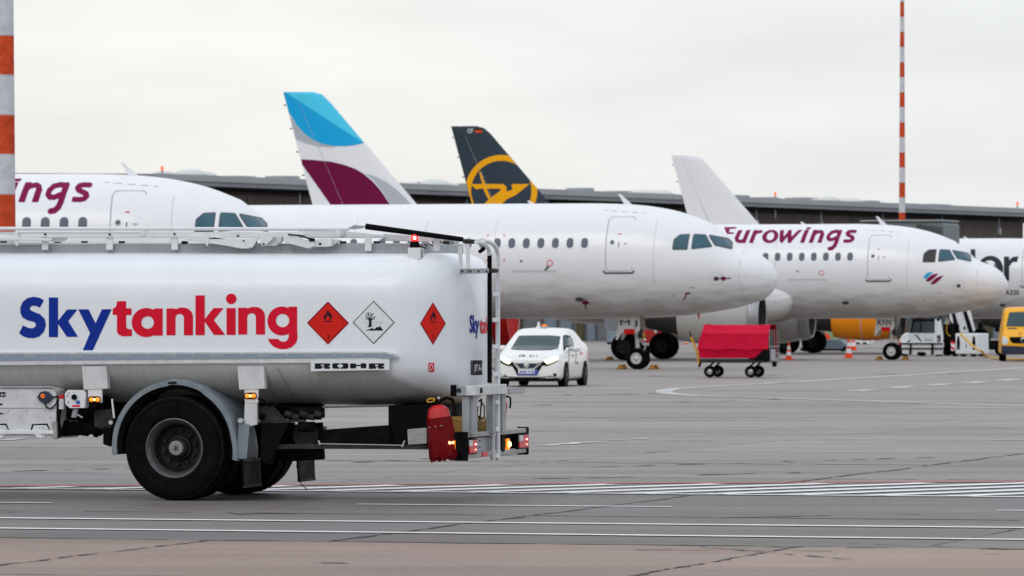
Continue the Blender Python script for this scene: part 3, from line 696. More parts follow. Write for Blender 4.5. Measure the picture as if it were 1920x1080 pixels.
# belly seams, brackets and side marker lamps
for px in (485, 520):
    MB().tube([TS.cast(px+k*6.0-(k*k)*.12, 690+k*9, .004) or A(px, 700, .2) for k in range(8)], .006, 5).build('seam', M['grey'], truck)
for (x0, x1, x2, x3, lx) in ((153, 199, 164.5, 191, 177), (444.5, 494, 458, 484, 469.5)):
    br = MB().prism([A(x0, 687, -.005), A(x1, 687, -.005), A(x1+3, 729, -.005), A(x0+3.5, 731, -.005)], (0, .09, 0)).build('bracket', M['whited'], truck, bevel=.006)
    MB().prism([A(x2, 730, .004), A(x3, 729, .004), A(x3, 755, .004), A(x2+1, 755, .004)], (0, .03, 0)).build('lower_plate', M['white'], br, bevel=.003)
    c = A(lx, 749 if lx < 300 else 742, -.004); lm = MB()
    L = lay('marker_lamp', M['black'], truck, shape_mesh(S_box(lx-12, c.z*0+(743 if lx < 300 else 736), lx+12, 755.5 if lx < 300 else 748.3, 5.5), lx-13, 735, lx+13, 757, .7), lambda x, y: A(x, y, -.012))
    cy = 749.3 if lx < 300 else 742.2
    for dx, m in ((-5.6, 'amber'), (5.6, 'amber'), (0, 'amberhot')):
        e = A(lx+dx, cy, -.016); MB().ball(e, .027 if dx else .011, .012 if dx else .016, .022 if dx else .012, 12).build('lens', M[m], L)
MB().prism([A(459, 748, .01), A(482, 748, .01), A(482, 796, .01), A(464, 800, .01), A(457.5, 792, .01)], (0, .04, 0)).build('bracket_leg', M['whited'], truck, bevel=.004)
# ---- fender
wc = Vector((0, 0, .545)); FR = .655
fd = MB(); pf = []
rowsF = []
for i in range(41):
    a = R(-12+200*i/40); rr = FR+(.012 if 70 < i*5 < 110 else 0)
    if i < 4: rr += .006*(4-i)
    cs, sn = math.cos(a), math.sin(a)
    rowsF.append([(cs*(rr-.055), -.006, wc.z+sn*(rr-.055)), (cs*(rr-.052), -.02, wc.z+sn*(rr-.052)), (cs*(rr-.008), -.02, wc.z+sn*(rr-.008)), (cs*rr, -.008, wc.z+sn*rr), (cs*(rr+.004), .30, wc.z+sn*(rr+.004)), (cs*rr, .66, wc.z+sn*rr), (cs*(rr-.012), .66, wc.z+sn*(rr-.012)), (cs*(rr-.012), .0, wc.z+sn*(rr-.012))])
fd.grid(rowsF, True); fd.build('fender', M['fender'], truck, ang=40)
MB().grid([[(p[0][0]*.985, .004, wc.z+(p[0][2]-wc.z)*.985), (p[0][0]*.93, .03, wc.z+(p[0][2]-wc.z)*.93), (p[0][0]*.985, .62, wc.z+(p[0][2]-wc.z)*.985)] for p in rowsF]).build('fender_liner', M['black'], truck)
decal_c = MB().prism([Vector(p) for p in ((-.06, -.022, wc.z+.618), (.03, -.022, wc.z+.622), (.03, -.022, wc.z+.646), (-.06, -.022, wc.z+.642))], (0, .001, 0)).build('fender_label', M['ink'], truck)
# fender skirt behind the wheel, down to the flap
MB().prism([(FR-.01, .0, wc.z-.12), (FR+.10, .0, wc.z-.125), (FR+.13, .0, wc.z+.22), (FR+.02, .0, wc.z+.25)][::1], (0, .02, 0)).build('fender_skirt', M['fender'], truck, bevel=.006)
for v in (0.0, 1.88):
    fl = MB(); fl.prism([(FR+.035, v+.01, wc.z-.125), (FR+.035, v+.62, wc.z-.125), (FR+.05, v+.60, wc.z-.40), (FR+.05, v+.03, wc.z-.40)], (.018, 0, 0)); f_ = fl.build('mud_flap', M['black'], truck, bevel=.003)
    MB().prism([(FR+.047, v+.03, wc.z-.38), (FR+.047, v+.60, wc.z-.38), (FR+.05, v+.60, wc.z-.41), (FR+.05, v+.03, wc.z-.41)], (.024, 0, 0)).build('flap_edge', M['mid'], f_)
    for k in range(7):
        MB().ball((FR+.055, v+.05+k*.085, wc.z-.14), .009, n=8).build('bolt', M['alu'], f_)
# far fender
MB().grid([[(p[3][0], y, p[3][2]) for y in (1.86, 2.5)] for p in rowsF[6:-6]]).build('fender', M['mid'], truck)
# ---- wheels
def truck_tyre(v, parent, outer):
    t = MB(); rr, wd = .525, .285
    prof = [(.290, 0.02), (.300, 0.0), (.34, -.010), (.40, -.018), (.455, -.012), (.495, .004), (.512, .018), (.522, .034), (.525, .055)]
    prof += [(.525, .085), (.513, .088), (.513, .096), (.525, .099), (.525, .138), (.513, .140), (.513, .148), (.525, .15), (.525, .19), (.513, .192), (.513, .20), (.525, .203), (.525, .235), (.512, .267), (.47, .285), (.40, .295), (.30, .285), (.29, .26)]
    t.lathe(prof, (0, v, .525), (0, 1, 0), 72)
    o = t.build('tyre', M['rubber'], parent, ang=50)
    if outer:
        for k, (r_, h) in enumerate(((.47, -.0125), (.335, -.010))):
            MB().lathe([(r_, h), (r_+.004, h-.004), (r_+.009, h)], (0, v, .525), (0, 1, 0), 72).build('tyre_rib', M['rubber'], parent)
        for k in range(72):
            if (k//2) % 3 == 0: continue
        lug = MB()
        for k in range(96):
            a = 2*math.pi*k/96; c, s_ = math.cos(a), math.sin(a); c2, s2 = math.cos(a+.03), math.sin(a+.03)
            lug.add([(.508*c, v+.010, .525+.508*s_), (.508*c2, v+.010, .525+.508*s2), (.4995*c2, v-.001, .525+.4995*s2), (.4995*c, v-.001, .525+.4995*s_)], [(0, 1, 2, 3)])
        lug.build('shoulder_marks', M['mid'], parent)
    return o
for v, fac in ((0.0, 1), (2.49, -1)):
    wh = bpy.data.objects.new('wheel', None); wh.location = (0, v if fac == 1 else 0, 0); link(wh, truck)
    if fac == -1: wh.location = (0, v, 0); wh.rotation_euler = (0, 0, math.pi)
    truck_tyre(0.0, wh, True); truck_tyre(.315, wh, False)
    r_ = MB(); c = (0, 0, .525)
    r_.lathe([(.296, .022), (.301, .004), (.300, -.006), (.292, -.010), (.284, -.004), (.281, .012), (.262, .03), (.250, .075), (.240, .095)], c, (0, 1, 0), 64)
    r_.build('rim', M['rim'], wh)
    MB().lathe([(.240, .095), (.232, .15), (.222, .185), (.205, .20), (.16, .205), (.13, .20), (0, .20)], c, (0, 1, 0), 64).build('wheel_disc', M['rimd'], wh)
    MB().lathe([(.130, .20), (.125, .15), (.10, .135), (.094, .10), (.085, .092), (.075, .092)], c, (0, 1, 0), 40).build('hub_flange', M['rimd'], wh)
    MB().lathe([(.075, .094), (.075, .052), (.070, .044), (.058, .042), (.056, .047), (0, .045)], c, (0, 1, 0), 8 if False else 40).build('hub_cap', M['hub'], wh)
    hb = MB()
    for k in range(3):
        a = k*2.09+.5; hb.bar((-.035*math.cos(a), .043, .525-.035*math.sin(a)), (.035*math.cos(a), .043, .525+.035*math.sin(a)), .006, .008)
    hb.build('hub_relief', M['mid'], wh)
    for k in range(10):
        a = 2*math.pi*k/10+.2; p = Vector((.165*math.cos(a), 0, .525+.165*math.sin(a)))
        MB().cyl(p+Vector((0, .205, 0)), p+Vector((0, .165, 0)), .019, n=6).cyl(p+Vector((0, .165, 0)), p+Vector((0, .145, 0)), .010, n=8).build('wheel_nut', M['mid'], wh)
MB().cyl((0, .5, .525), (0, 2.0, .525), .09, n=16).cyl((0, 1.0, .525), (0, 1.5, .525), .19, n=20).build('axle', M['dark'], truck)
# ---- chassis
for v, ue in ((.78, 1.28), (1.66, 1.05)): box('frame_rail', M['dark'], truck, U_F, ue, v, v+.08, .80, 1.02)
for u in (-3.2, -1.2, .2, .85): box('cross_member', M['dark'], truck, u, u+.1, .8, 1.7, .84, .98)
# sub-frame carrier behind the wheel
MB().prism([A(474, 763, .12), A(512, 761, .12), A(541, 793, .12), A(489, 794, .12)], (0, .03, 0)).build('gusset_plate', M['mid'], truck, bevel=.004)
MB().cyl(A(499, 782, .112)+Vector((-.04,0,0)), A(499, 782, .112)+Vector((-.04,.02,0)), .035, n=20).build('gusset_hole', M['black'], truck)
MB().tube([A(452, 789, .0), A(540, 789, .35)], .022, 12).build('fender_tube', M['grey'], truck)
MB().cyl(A(450.5, 788.5, -.03), A(450.5, 788.5, .1), .026, n=16).build('tube_end', M['alu'], truck)
MB().tube([A(444, 780, -.02), A(440, 777, -.03), A(452, 783, -.02), A(449, 788, -.03)], .004, 5).build('wire', M['mid'], truck)
MB().tube([A(484, 746, .0), A(495, 752, .02), A(505, 762, .05), A(520, 758, .1), A(530, 762, .2), A(545, 770, .3), A(600, 768, .4)], .012, 6).build('cable', M['black'], truck)
MB().prism([A(489, 794, .1), A(541, 793, .1), A(531, 812, .1), A(496, 872, .1), A(488, 858, .1)], (0, .25, 0)).build('carrier_plate', M['dark'], truck, bevel=.006)
MB().prism([A(523, 798, .5), A(600, 792, .5), A(604, 862, .5), A(530, 866, .5), A(512, 850, .5)], (0, .12, 0)).build('suspension_box', M['dark'], truck, bevel=.01)
MB().bar(A(536, 800, .09), A(502, 868, .09), .03, .025).build('strut', M['dark'], truck)
MB().prism([A(516, 833, .12), A(604, 832, .12), A(604, 842, .12), A(511, 842, .12)], (0, .06, 0)).build('underrun_bar', M['mid'], truck, bevel=.004)
MB().tube([A(604, 800, 1.9), A(606, 815, 1.9), A(600, 835, 1.9), A(585, 852, 1.9), A(570, 860, 1.9)], .05, 10).build('far_fender_lip', M['grey'], truck)
cap = MB(); cap.cyl(A(573, 815, .4), A(573, 815, .58), .13, n=24); cap.build('air_tank', M['mid'], truck)
MB().cyl(A(560, 800, .25), A(590, 800, .25), .05, n=14).cyl(A(545, 772, .3), A(604, 772, .3), .045, n=12).build('pipe', M['dark'], truck)
for k in range(5):
    MB().cyl(A(535+k*14, 775+(k % 2)*6, .2), A(547+k*14, 779+(k % 2)*4, .2), .03, n=10).build('fitting', M['mid'], truck)
MB().tube([A(556, 872, 1.2), A(560, 893, 1.2), A(565, 908, 1.2), A(577, 919, 1.2)], .005, 5).build('ground_strap', M['dark'], truck)
# long tray under the tank
MB().prism([A(601, 806, .3), A(728, 797, .3), A(735, 834, .3), A(601, 834, .3)], (0, 1.5, 0)).build('tray', M['dark'], truck, bevel=.006)
MB().prism([A(601, 832.5, .08), A(763, 834.5, .08), A(800, 834, .08), A(800, 842.5, .08), A(601, 841.5, .08)], (0, .06, 0)).build('tray_edge', M['mid'], truck, bevel=.003)
MB().tube([A(601, 832, .07), A(758, 835, .07)], .006, 6).build('tray_rod', M['alu'], truck)
MB().tube([A(597, 826, .07), A(600, 834, .07)], .012, 6).tube([A(754, 838, .07), A(759, 826, .07)], .008, 6).build('tray_clip', M['alu'], truck)
MB().prism([A(728, 760, .35), A(800, 758, .35), A(800, 836, .35), A(728, 836, .35)], (0, 1.5, 0)).build('equipment_box', M['black'], truck, bevel=.006)
MB().prism([A(763.5, 805, .06), A(800, 802, .06), A(800, 832, .06), A(765, 834, .06)], (0, .3, 0)).build('side_plate', M['galv'], truck, bevel=.004)
MB().tube([A(605, 763, .5), A(740, 760, .5)], .012, 8).build('belly_pipe', M['grey'], truck)
# ---- pump cabinet at the left
cb = MB().prism([A(-400, 727, -.01), A(97, 727, -.01), A(105, 731, -.01), A(105, 790, -.01), A(101, 822, -.01), A(-400, 822, -.01)], (0, .75, 0)).build('pump_cabinet', M['whited'], truck, bevel=.01)
MB().tube([A(-400, 727, -.02), A(98, 726, -.02), A(107, 730, -.02), A(108, 735, -.02)], .01, 8).build('cabinet_gutter', M['grey'], cb)
MB().prism([A(-400, 764.5, -.014), A(104, 764.5, -.014), A(104, 766, -.014), A(-400, 766, -.014)], (0, .004, 0)).build('seam', M['grey'], cb)
for x, y in ((16, 770), (50, 770), (84, 770), (41, 779), (94, 783), (8, 775)): MB().ball(A(x, y, -.012), .010, .006, .010, 8).build('rivet', M['alu'], cb)
wn = MB().prism([A(x, y, -.04) for x, y in ((69, 745), (75, 735), (84, 733), (92, 736), (99, 745), (92, 754), (84, 757), (75, 753))], (0, .03, 0)).build('indicator', M['navy'], truck, bevel=.006)
MB().cyl(A(80, 742.5, -.042), A(80, 742.5, -.052), .022, n=20).build('lens', M['orange'], wn)
MB().cyl(A(80, 742.5, -.05), A(80, 742.5, -.056), .010, n=14).build('lens', M['redlamp'], wn)
MB().tube([A(97, 745, -.03), A(108, 743, -.02), A(110, 750, -.02), A(103, 760, -.03), A(95, 766, -.03), A(87, 764, -.03), A(84, 756, -.03)], .008, 6).build('cable', M['black'], wn)
for x0, s_ in ((77, 1), (0, 1)):
    fl = MB(); fl.cyl(A(x0, 811, -.03), A(x0, 811, .05), .066, n=24); f_ = fl.build('flange_cover', M['white'], truck, bevel=.004)
    for k in range(10):
        a = k*.628; c = A(x0, 811, -.034); MB().ball(c+Vector((.055*math.cos(a), 0, .055*math.sin(a))), .008, n=6).build('bolt', M['alu'], f_)
    MB().prism([A(x0-20, 806, -.012), A(x0-17, 795, -.012), A(x0+12, 794, -.012), A(x0+17, 806, -.012), A(x0+15, 806, -.012), A(x0+10, 797, -.012), A(x0-14, 797, -.012), A(x0-17, 806, -.012)], (0, .003, 0)).build('gasket', M['ink'], f_)
MB().prism([A(-400, 807, -.04), A(100, 807, -.04), A(100, 814, -.04), A(-400, 814, -.04)], (0, .03, 0)).build('cabinet_rail', M['white'], cb, bevel=.003)
MB().prism([A(97, 790, -.03), A(106, 790, -.03), A(107, 822, -.03), A(101, 824, -.03), A(97, 815, -.03)], (0, .06, 0)).build('rail_bracket', M['galv'], cb, bevel=.003)
lb = MB().prism([A(-30, 735, -.013), A(10.5, 735, -.013), A(10.5, 744, -.013), A(-30, 744, -.013)], (0, .002, 0)).build('grade_label', M['ink'], truck)
write('lettering', 'A-1', M['wprint'], lb, lambda s, t: A(1+8.5*s, 742.3-5.5*t, -.0145), bold=.02)
for y in (758, 775.5): MB().prism([A(-40, y-1.6, -.013), A(4.5, y-1.6, -.013), A(4.5, y+1.6, -.013), A(-40, y+1.6, -.013)], (0, .002, 0)).build('print_bar', M['ink'], cb)
# control box
ct = MB().prism([A(x, y, -.02) for x, y in ((121, 738), (127, 731), (156, 732), (160, 738), (159.5, 765), (130, 765.5), (122, 758))], (0, .12, 0)).build('control_box', M['white'], truck, bevel=.008)
MB().cyl(A(139, 744.5, -.022), A(139, 744.5, -.045), .028, n=20).build('knob', M['black'], ct)
MB().prism([A(142.5, 751, -.022), A(150, 751, -.022), A(150, 758, -.022), A(142.5, 758, -.022)], (0, .002, 0)).build('label', M['decalb'], ct)
MB().prism([A(135, 759.5, -.022), A(150, 759.5, -.022), A(150, 763, -.022), A(135, 763, -.022)], (0, .002, 0)).build('label', M['red'], ct)
for x, y in ((128.5, 737), (128, 754), (126, 742)): MB().prism([A(x-1.6, y-.8, -.022), A(x+1.8, y-.8, -.022), A(x+1.8, y+1, -.022), A(x-1.6, y+1, -.022)], (0, .002, 0)).build('print_mark', M['ink'], ct)
MB().prism([A(137, 766, .02), A(146, 766, .02), A(142.5, 783, .02), A(133, 783, .02)], (0, .03, 0)).build('control_box_stay', M['grey'], truck, bevel=.003)
MB().bar(A(145, 777, .02), A(155, 783, .02), .015, .012).build('stay_rod', M['alu'], truck)
e = MB().cyl(A(115.5, 748, .0), A(115.5, 767, .0), .028, n=16).build('valve_body', M['whited'], truck)
MB().cyl(A(115.5, 740, .0), A(115.5, 748, .0), .027, n=16).build('valve_cap', M['ext'], e)
# greasy drive gear between cabinet and wheel
MB().cyl(A(105, 777, .35), A(205, 777, .35), .055, n=16).build('propeller_shaft', M['dark'], truck)
MB().prism([A(100, 757, .3), A(117, 740, .3), A(190, 742, .3), A(213, 758, .3), A(212, 800, .3), A(180, 800, .3), A(100, 775, .3)][::1], (0, .2, 0)).build('frame_bracket', M['dark'], truck, bevel=.01)
gb = MB(); rg = random.Random(8)
for k in range(16):
    x = 106+k*5.6; h = rg.uniform(7, 13); gb.cyl(A(x, 803+rg.uniform(-3, 3), .28), A(x+5.5, 803+rg.uniform(-3, 3), .28), h/188*1.0+.02, n=10)
gb.cyl(A(104, 806, .25), A(185, 800, .28), .07, n=14).build('gearbox', M['dark'], truck)
MB().tube([A(112, 757, .05), A(110, 770, .03), A(108, 790, .03), A(111, 810, .03), A(112, 821, .03)], [.02,.03,.028,.03,.02], 8).build('hose', M['black'], truck)
MB().prism([A(176, 770, .15), A(212, 766, .15), A(210, 803, .15), A(193, 806, .15), A(176, 800, .15)], (0, .1, 0)).build('suspension_hanger', M['mid'], truck, bevel=.008)
MB().prism([A(193, 800, .12), A(208, 803, .12), A(207, 838, .12), A(193, 833, .12)], (0, .1, 0)).build('shackle', M['black'], truck, bevel=.008)
MB().cyl(A(207.5, 792, -.01), A(207.5, 792, .12), .022, n=14).build('tube_end', M['alu'], truck)
MB().tube([A(210, 748, .03), A(214, 784, .03)], .010, 6).build('rod', M['white'], truck)
MB().prism([A(166, 757, .02), A(184, 757, .02), A(180, 764, .02), A(172, 764, .02)], (0, .03, 0)).build('lamp_bracket', M['dark'], truck)
# ---- rear support frame, bumper and lamps
UB = A(874, 830, .05).x
BV0, BV1 = .05, 2.47
zt1, zt0 = A(874, 812, .05).z, A(874, 823, .05).z
bt = box('bumper_beam', M['galv'], truck, UB-.06, UB, BV0, BV1, zt0+.01, zt1, .006)
for v in (BV0-.02, BV1-.03): box('end_cap', M['black'], bt, UB-.10, UB+.012, v, v+.07, zt0-.01, zt1+.012, .01)
zb1, zb0 = A(874, 850, .05).z, A(874, 862, .05).z
b2_ = box('bumper_beam', M['galv'], truck, UB-.06, UB, BV0, BV1, zb0+.01, zb1, .006)
for v in (BV0-.02, BV1-.03): box('end_cap', M['black'], b2_, UB-.10, UB+.012, v, v+.07, zb0-.012, zb1+.012, .01)
MB().prism([(UB-.14, .03, zb0-.01), (UB-.02, .03, zb0-.01), (UB-.02, .03, zt1+.01), (UB-.10, .03, zt1+.01), (UB-.14, .03, zt1-.03), (UB-.14, .03, zb1)], (0, .08, 0)).build('bumper_cheek', M['black'], truck, bevel=.01)
box('bumper_plate', M['grey'], truck, UB-.05, UB-.04, .45, 1.25, zb1, zt0, .002)
pl = box('underride_panel', M['dark'], truck, UB-.09, UB-.05, .1, 2.4, zb1-.01, zt0+.02, .002)
for v in (.58, .72):
    for dz in (.045, .105): MB().cyl((UB-.045, v, zb1+dz), (UB-.036, v, zb1+dz), .012, n=10).build('bolt', M['black'], truck)
def tail_lamp(va, vb, z0, z1):
    o = box('tail_lamp', M['black'], truck, UB-.04, UB+.02, va-.04, vb+.05, z0-.012, z1+.012, .008)
    wv = vb-va
    box('red_lens', M['redlamp'], o, UB+.02, UB+.032, va, vb, z0, z0+(z1-z0)*.5, .003)
    box('red_lens', M['redlamp'], o, UB+.02, UB+.032, va+wv*.45, vb, z0+(z1-z0)*.52, z1, .003)
    box('clear_lens', M['lampw'], o, UB+.02, UB+.032, va, va+wv*.42, z0+(z1-z0)*.52, z1, .003)
    MB().ball((UB+.035, va+wv*.75, z0+(z1-z0)*.66), .010, n=10).build('bulb', M['redhot'], o)
    MB().ball((UB+.035, va+wv*.75, z0+(z1-z0)*.25), .007, n=10).build('bulb', M['redhot'], o)
zl1, zl0 = A(880, 825.5, .1).z, A(880, 850, .1).z
tail_lamp(.08, .36, zl0, zl1); tail_lamp(2.05, 2.42, zl0+.005, zl1+.005)
box('reflector', M['orange'], truck, UB-.125, UB-.10, .016, .022, A(860, 849, .02).z, A(860, 826, .02).z, .002)
box('side_lamp_bracket', M['black'], truck, UB-.20, UB-.15, -.01, .03, A(850, 850, 0).z, A(850, 824, 0).z, .005)
MB().ball(A(842, 830.5, -.03), .018, n=12).build('marker_bulb', M['amberhot'], truck)
MB().ball(A(849, 830, -.03), .012, n=12).build('marker_bulb', M['amberhot'], truck)
MB().ball((UB+.0, 1.72, A(955, 833, 1.72).z), .03, n=12).build('marker_bulb', M['amberhot'], truck)
MB().lathe([(.055, 0), (.06, .03), (.0, .04)], (UB-.03, 1.72, A(955, 833, 1.72).z), (1, 0, 0), 20).build('round_lamp', M['amber'], truck)
MB().cyl((UB-.05, 1.48, A(940, 832, 1.5).z), (UB+.01, 1.48, A(940, 832, 1.5).z), .08, n=24).build('round_lamp_housing', M['black'], truck)
box('red_reflector', M['redlamp'], truck, UB+.0, UB+.012, .66, .86, zb0+.012, zb1-.002, .003)
# upper beam and its posts
zu1, zu0 = A(880, 722.5, .15).z, A(880, 742, .15).z
ub0 = ux(846, .15); uc = ux(893, .15)
box('side_beam', M['grey'], truck, ub0+.06, uc, .12, .22, zu0, zu1, .006)
box('beam_cap', M['black'], truck, ub0, ub0+.06, .115, .225, zu0-.006, zu1+.004, .008)
box('cross_beam', M['whited'], truck, uc-.10, uc+.004, .118, 1.33, zu0+.002, zu1-.002, .006)
MB().cyl((uc+.004, .30, (zu0+zu1)/2), (uc+.02, .30, (zu0+zu1)/2), .028, n=16).build('bolt', M['mid'], truck)
MB().cyl(A(860, 732, .118), A(860, 732, .108), .024, n=16).build('bolt', M['mid'], truck)
nz0 = A(955, 736, 1.9).z
npl = box('number_plate', M['grey'], truck, uc+.004, uc+.018, 1.36, 2.02, A(955, 738, 1.8).z, A(955, 727, 1.8).z, .003)
write('lettering', 'www.skytanking.com', M['wprint'], npl, lambda s, t: Vector((uc+.021, 1.38+.6*s, A(955, 735.5, 1.8).z+.03*t)))
for px, v, wv in ((866, .16, .10), (882, .2, .13), (911, .95, .10), (929, 1.35, .14)):
    u_ = ux(px, v); box('post', M['grey'], truck, min(u_, uc-.11), min(u_, uc-.11)+.075, v, v+wv, zt1-.02, zu0+.004, .005)
box('crate_shelf', M['mid'], truck, UB-.45, UB-.05, .3, 2.2, zt1-.03, zt1-.005, .004)
MB().tube([A(898, 752, .7), A(903, 748, .8), A(901, 775, .8), A(899, 790, .8)], .009, 6).tube([A(900, 750, .8), A(908, 762, .85), A(908, 782, .85), A(901, 786, .85), A(895, 778, .8), A(896, 762, .8)], .007, 6).build('coiled_cable', M['black'], truck)
# ---- ladder (behind the tank, facing rearwards)
UL = A(924, 790, 1.08).x
def lp(px, py, u=None): return TF.atx(px, py, UL if u is None else u)
ld = bpy.data.objects.new('ladder', None); link(ld, truck)
lowL = [lp(924, 863), lp(924, 718)]
MB().tube(lowL, .026, 12).build('stile', M['whited'], ld)
MB().tube([lp(918, 718), lp(918, 476)], .024, 12).build('grip_sleeve', M['black'], ld)
MB().tube([lp(917.5, 478), lp(916.5, 468), lp(912, 461), lp(904, 456), lp(893, 453.5)], .022, 10).build('grab_rail', M['white'], ld)
MB().tube([lp(933.5, 863), lp(933.5, 480), lp(931, 466), lp(925, 458), lp(916, 453), lp(905, 451.5)], .024, 12).build('stile', M['white'], ld)
for py, x0, x1 in ((552, 920, 931), (600, 920, 931), (650, 920, 931), (701, 920, 931), (754, 926, 932), (805, 926, 932), (855, 926, 932)):
    MB().bar(lp(x0, py), lp(x1, py), .05, .042).build('rung', M['white'], ld, bevel=.004)
ar = MB().prism([A(861, 504, .62), A(915, 503, .62), A(915, 512, .62), A(861, 514, .62)], (0, .03, 0)).build('ladder_arm', M['grey'], truck, bevel=.004)
for k in range(4): MB().cyl(A(867+15*k, 508.5, .618), A(867+15*k, 508.5, .61), .010, n=10).build('bolt', M['mid'], ar)
MB().cyl(lp(915, 507.5), lp(931, 507.5), .022, n=10).build('arm_joint', M['mid'], truck)
for px in (862, 876): MB().prism([A(px-3.5, 458, .62), A(px+4, 458, .62), A(px+4.5, 512, .62), A(px-1, 513, .62)], (0, .02, 0)).build('upper_stay', M['white'], truck, bevel=.003)
MB().tube([A(910, 461, .9), A(906, 467, .9), A(898, 473, .9)], [.012, .022, .018], 8).build('grab_handle', M['black'], truck)
MB().tube([A(868, 452, .7), A(905, 454, .75)], .022, 8).build('rail_section', M['mid'], truck)
# folded handrail
MB().tube([A(686, 424.5, .35), A(868, 449, .35)], [.030, .024], 12).build('folded_handrail', M['black'], truck)
MB().prism([A(652, 428, .35), A(664, 421.5, .35), A(684, 424, .35), A(678, 428, .35), A(660, 430, .35)], (0, .04, 0)).build('handrail_hinge', M['grey'], truck, bevel=.004)
# ---- walkway and rails on the tank top
ZW = A(300, 469, .45).z
wk = box('walkway', M['grey'], truck, U_F+.2, U_A+.15, .48, 2.05, ZT-.03, A(300, 458, .48).z, .01)
tr = MB(); rt = random.Random(2)
for k in range(260):
    u = U_F+3.0+k*(U_A-U_F-2.9)/260; tr.box(u, u+.008, .470, .478, ZT-.02, ZT+.002)
tr.build('tread_studs', M['whited'], truck, smooth=False, kind='stuff')
for px in (84, 205, 327, 452-1000, 690, 818, -160, -40):
    if px < -200: continue
    dpy = 0 if px < 600 else 1
    MB().prism([A(px-6, 445, .42), A(px+6, 445, .42), A(px+6, 468.5+dpy*2, .42), A(px-6, 468.5+dpy*2, .42)], (0, .02, 0)).build('rail_post', M['white'], truck, bevel=.003)
def hb_(name, pts, v, d, m='white', bev=.006, par=truck): return MB().prism([A(x, y, v) for x, y in pts], (0, d, 0)).build(name, M[m], par, bevel=bev)
MB().tube([A(-700, 427.5, .40), A(655, 429.5, .40)], .018, 10).build('top_rail', M['white'], truck)
hb_('boom', [(-700, 434), (560, 435), (570, 440), (555, 445.5), (-700, 445)], .40, .10)
hb_('boom', [(560, 431), (632, 431), (715, 440), (718, 446), (556, 446)], .52, .10, 'white')
hb_('boom_edge', [(-700, 436), (270, 436), (270, 437), (-700, 437)], .397, .003, 'lineg', 0)
hb_('rear_boom', [(718, 438), (858, 446), (858, 456), (718, 451)], .60, .08, 'whited')
for x, s_ in ((267, 1), (634, 1)):
    MB().prism([A(x-6, 428, .385), A(x+4, 427, .385), A(x+6, 434, .385), A(x+3, 443.5, .385), A(x-4, 443, .385)], (0, .13, 0)).build('clamp', M['white'], truck, bevel=.006)
for x, y in ((84.5, 439), (205.5, 439.5), (327, 438.5), (446, 442), (92.5, 448.8)): MB().cyl(A(x, y, .398), A(x, y, .385), .011, n=12).build('bolt', M['mid'], truck)
hb_('lower_link', [(-20, 443.5), (90, 446.5), (98, 449), (90, 452), (-20, 450)], .36, .05)
hb_('pivot_block', [(96, 446), (125, 446), (118, 452), (104, 454), (96, 453)], .45, .06)
hb_('hanger', [(26, 434), (34, 434), (34, 460), (30, 461), (26, 452)], .37, .02, 'white', .003)
hb_('link_arm', [(348, 447), (352, 441), (385, 441), (425, 447), (468, 447), (478, 456), (466, 466), (450, 466), (425, 461), (385, 455), (348, 449)], .36, .06)
hb_('hanger', [(383, 438), (392, 438), (391, 455), (388, 462), (384, 455)], .35, .02, 'white', .003)
hb_('link_arm', [(464, 462), (484, 437), (490, 437), (472, 465)], .34, .03, 'white', .004)
hb_('pivot_plate', [(483, 437), (500, 436), (514, 442), (510, 449), (497, 461), (491, 461)], .33, .03, 'white', .005)
hb_('pivot_block', [(497, 461), (512, 443), (527, 443), (528, 452), (516, 461)], .38, .08, 'whited')
hb_('link_arm', [(530, 443), (545, 441), (588, 454), (591, 460), (578, 466), (534, 455)], .34, .06, 'white')
hb_('pivot_block', [(583, 459), (594, 448), (620, 447), (622, 461), (610, 463), (588, 463)], .36, .09, 'white')
hb_('pivot_block', [(620, 447), (638, 450), (628, 457), (622, 461)], .40, .07, 'whited')
MB().tube([A(540, 439.5, .33), A(565, 442, .33), A(580, 448, .33), A(590, 450, .33)], .008, 6).build('hydraulic_hose', M['black'], truck)
MB().cyl(A(580, 449, .33), A(590, 450, .33), .016, n=10).build('hose_fitting', M['black'], truck)
for x, y, r_ in ((494.5, 457.5, .010), (600, 457.5, .014), (457, 451.5, .010)): MB().cyl(A(x, y, .328), A(x, y, .318), r_, n=14).build('pivot_pin', M['ink'], truck)
MB().tube([A(-20, 457, .46), A(870, 458, .62)], .010, 6).build('guard_wire', M['white'], truck)
for px in (5, 106, 157, 227, 345, 475, 642, 705, 815, 835): 
    MB().prism([A(px-5, 452, .5), A(px+5, 452, .5), A(px+5, 457.5, .5), A(px-5, 457.5, .5)], (0, .05, 0)).build('rail_foot', M['mid'], truck, bevel=.003)
hb_('rear_bracket', [(832, 442), (846, 441), (848, 455), (838, 458), (832, 455)], .55, .06, 'grey')
MB().cyl(A(825.5, 454, .55), A(825.5, 454, .54), .010, n=12).build('bolt', M['ink'], truck)
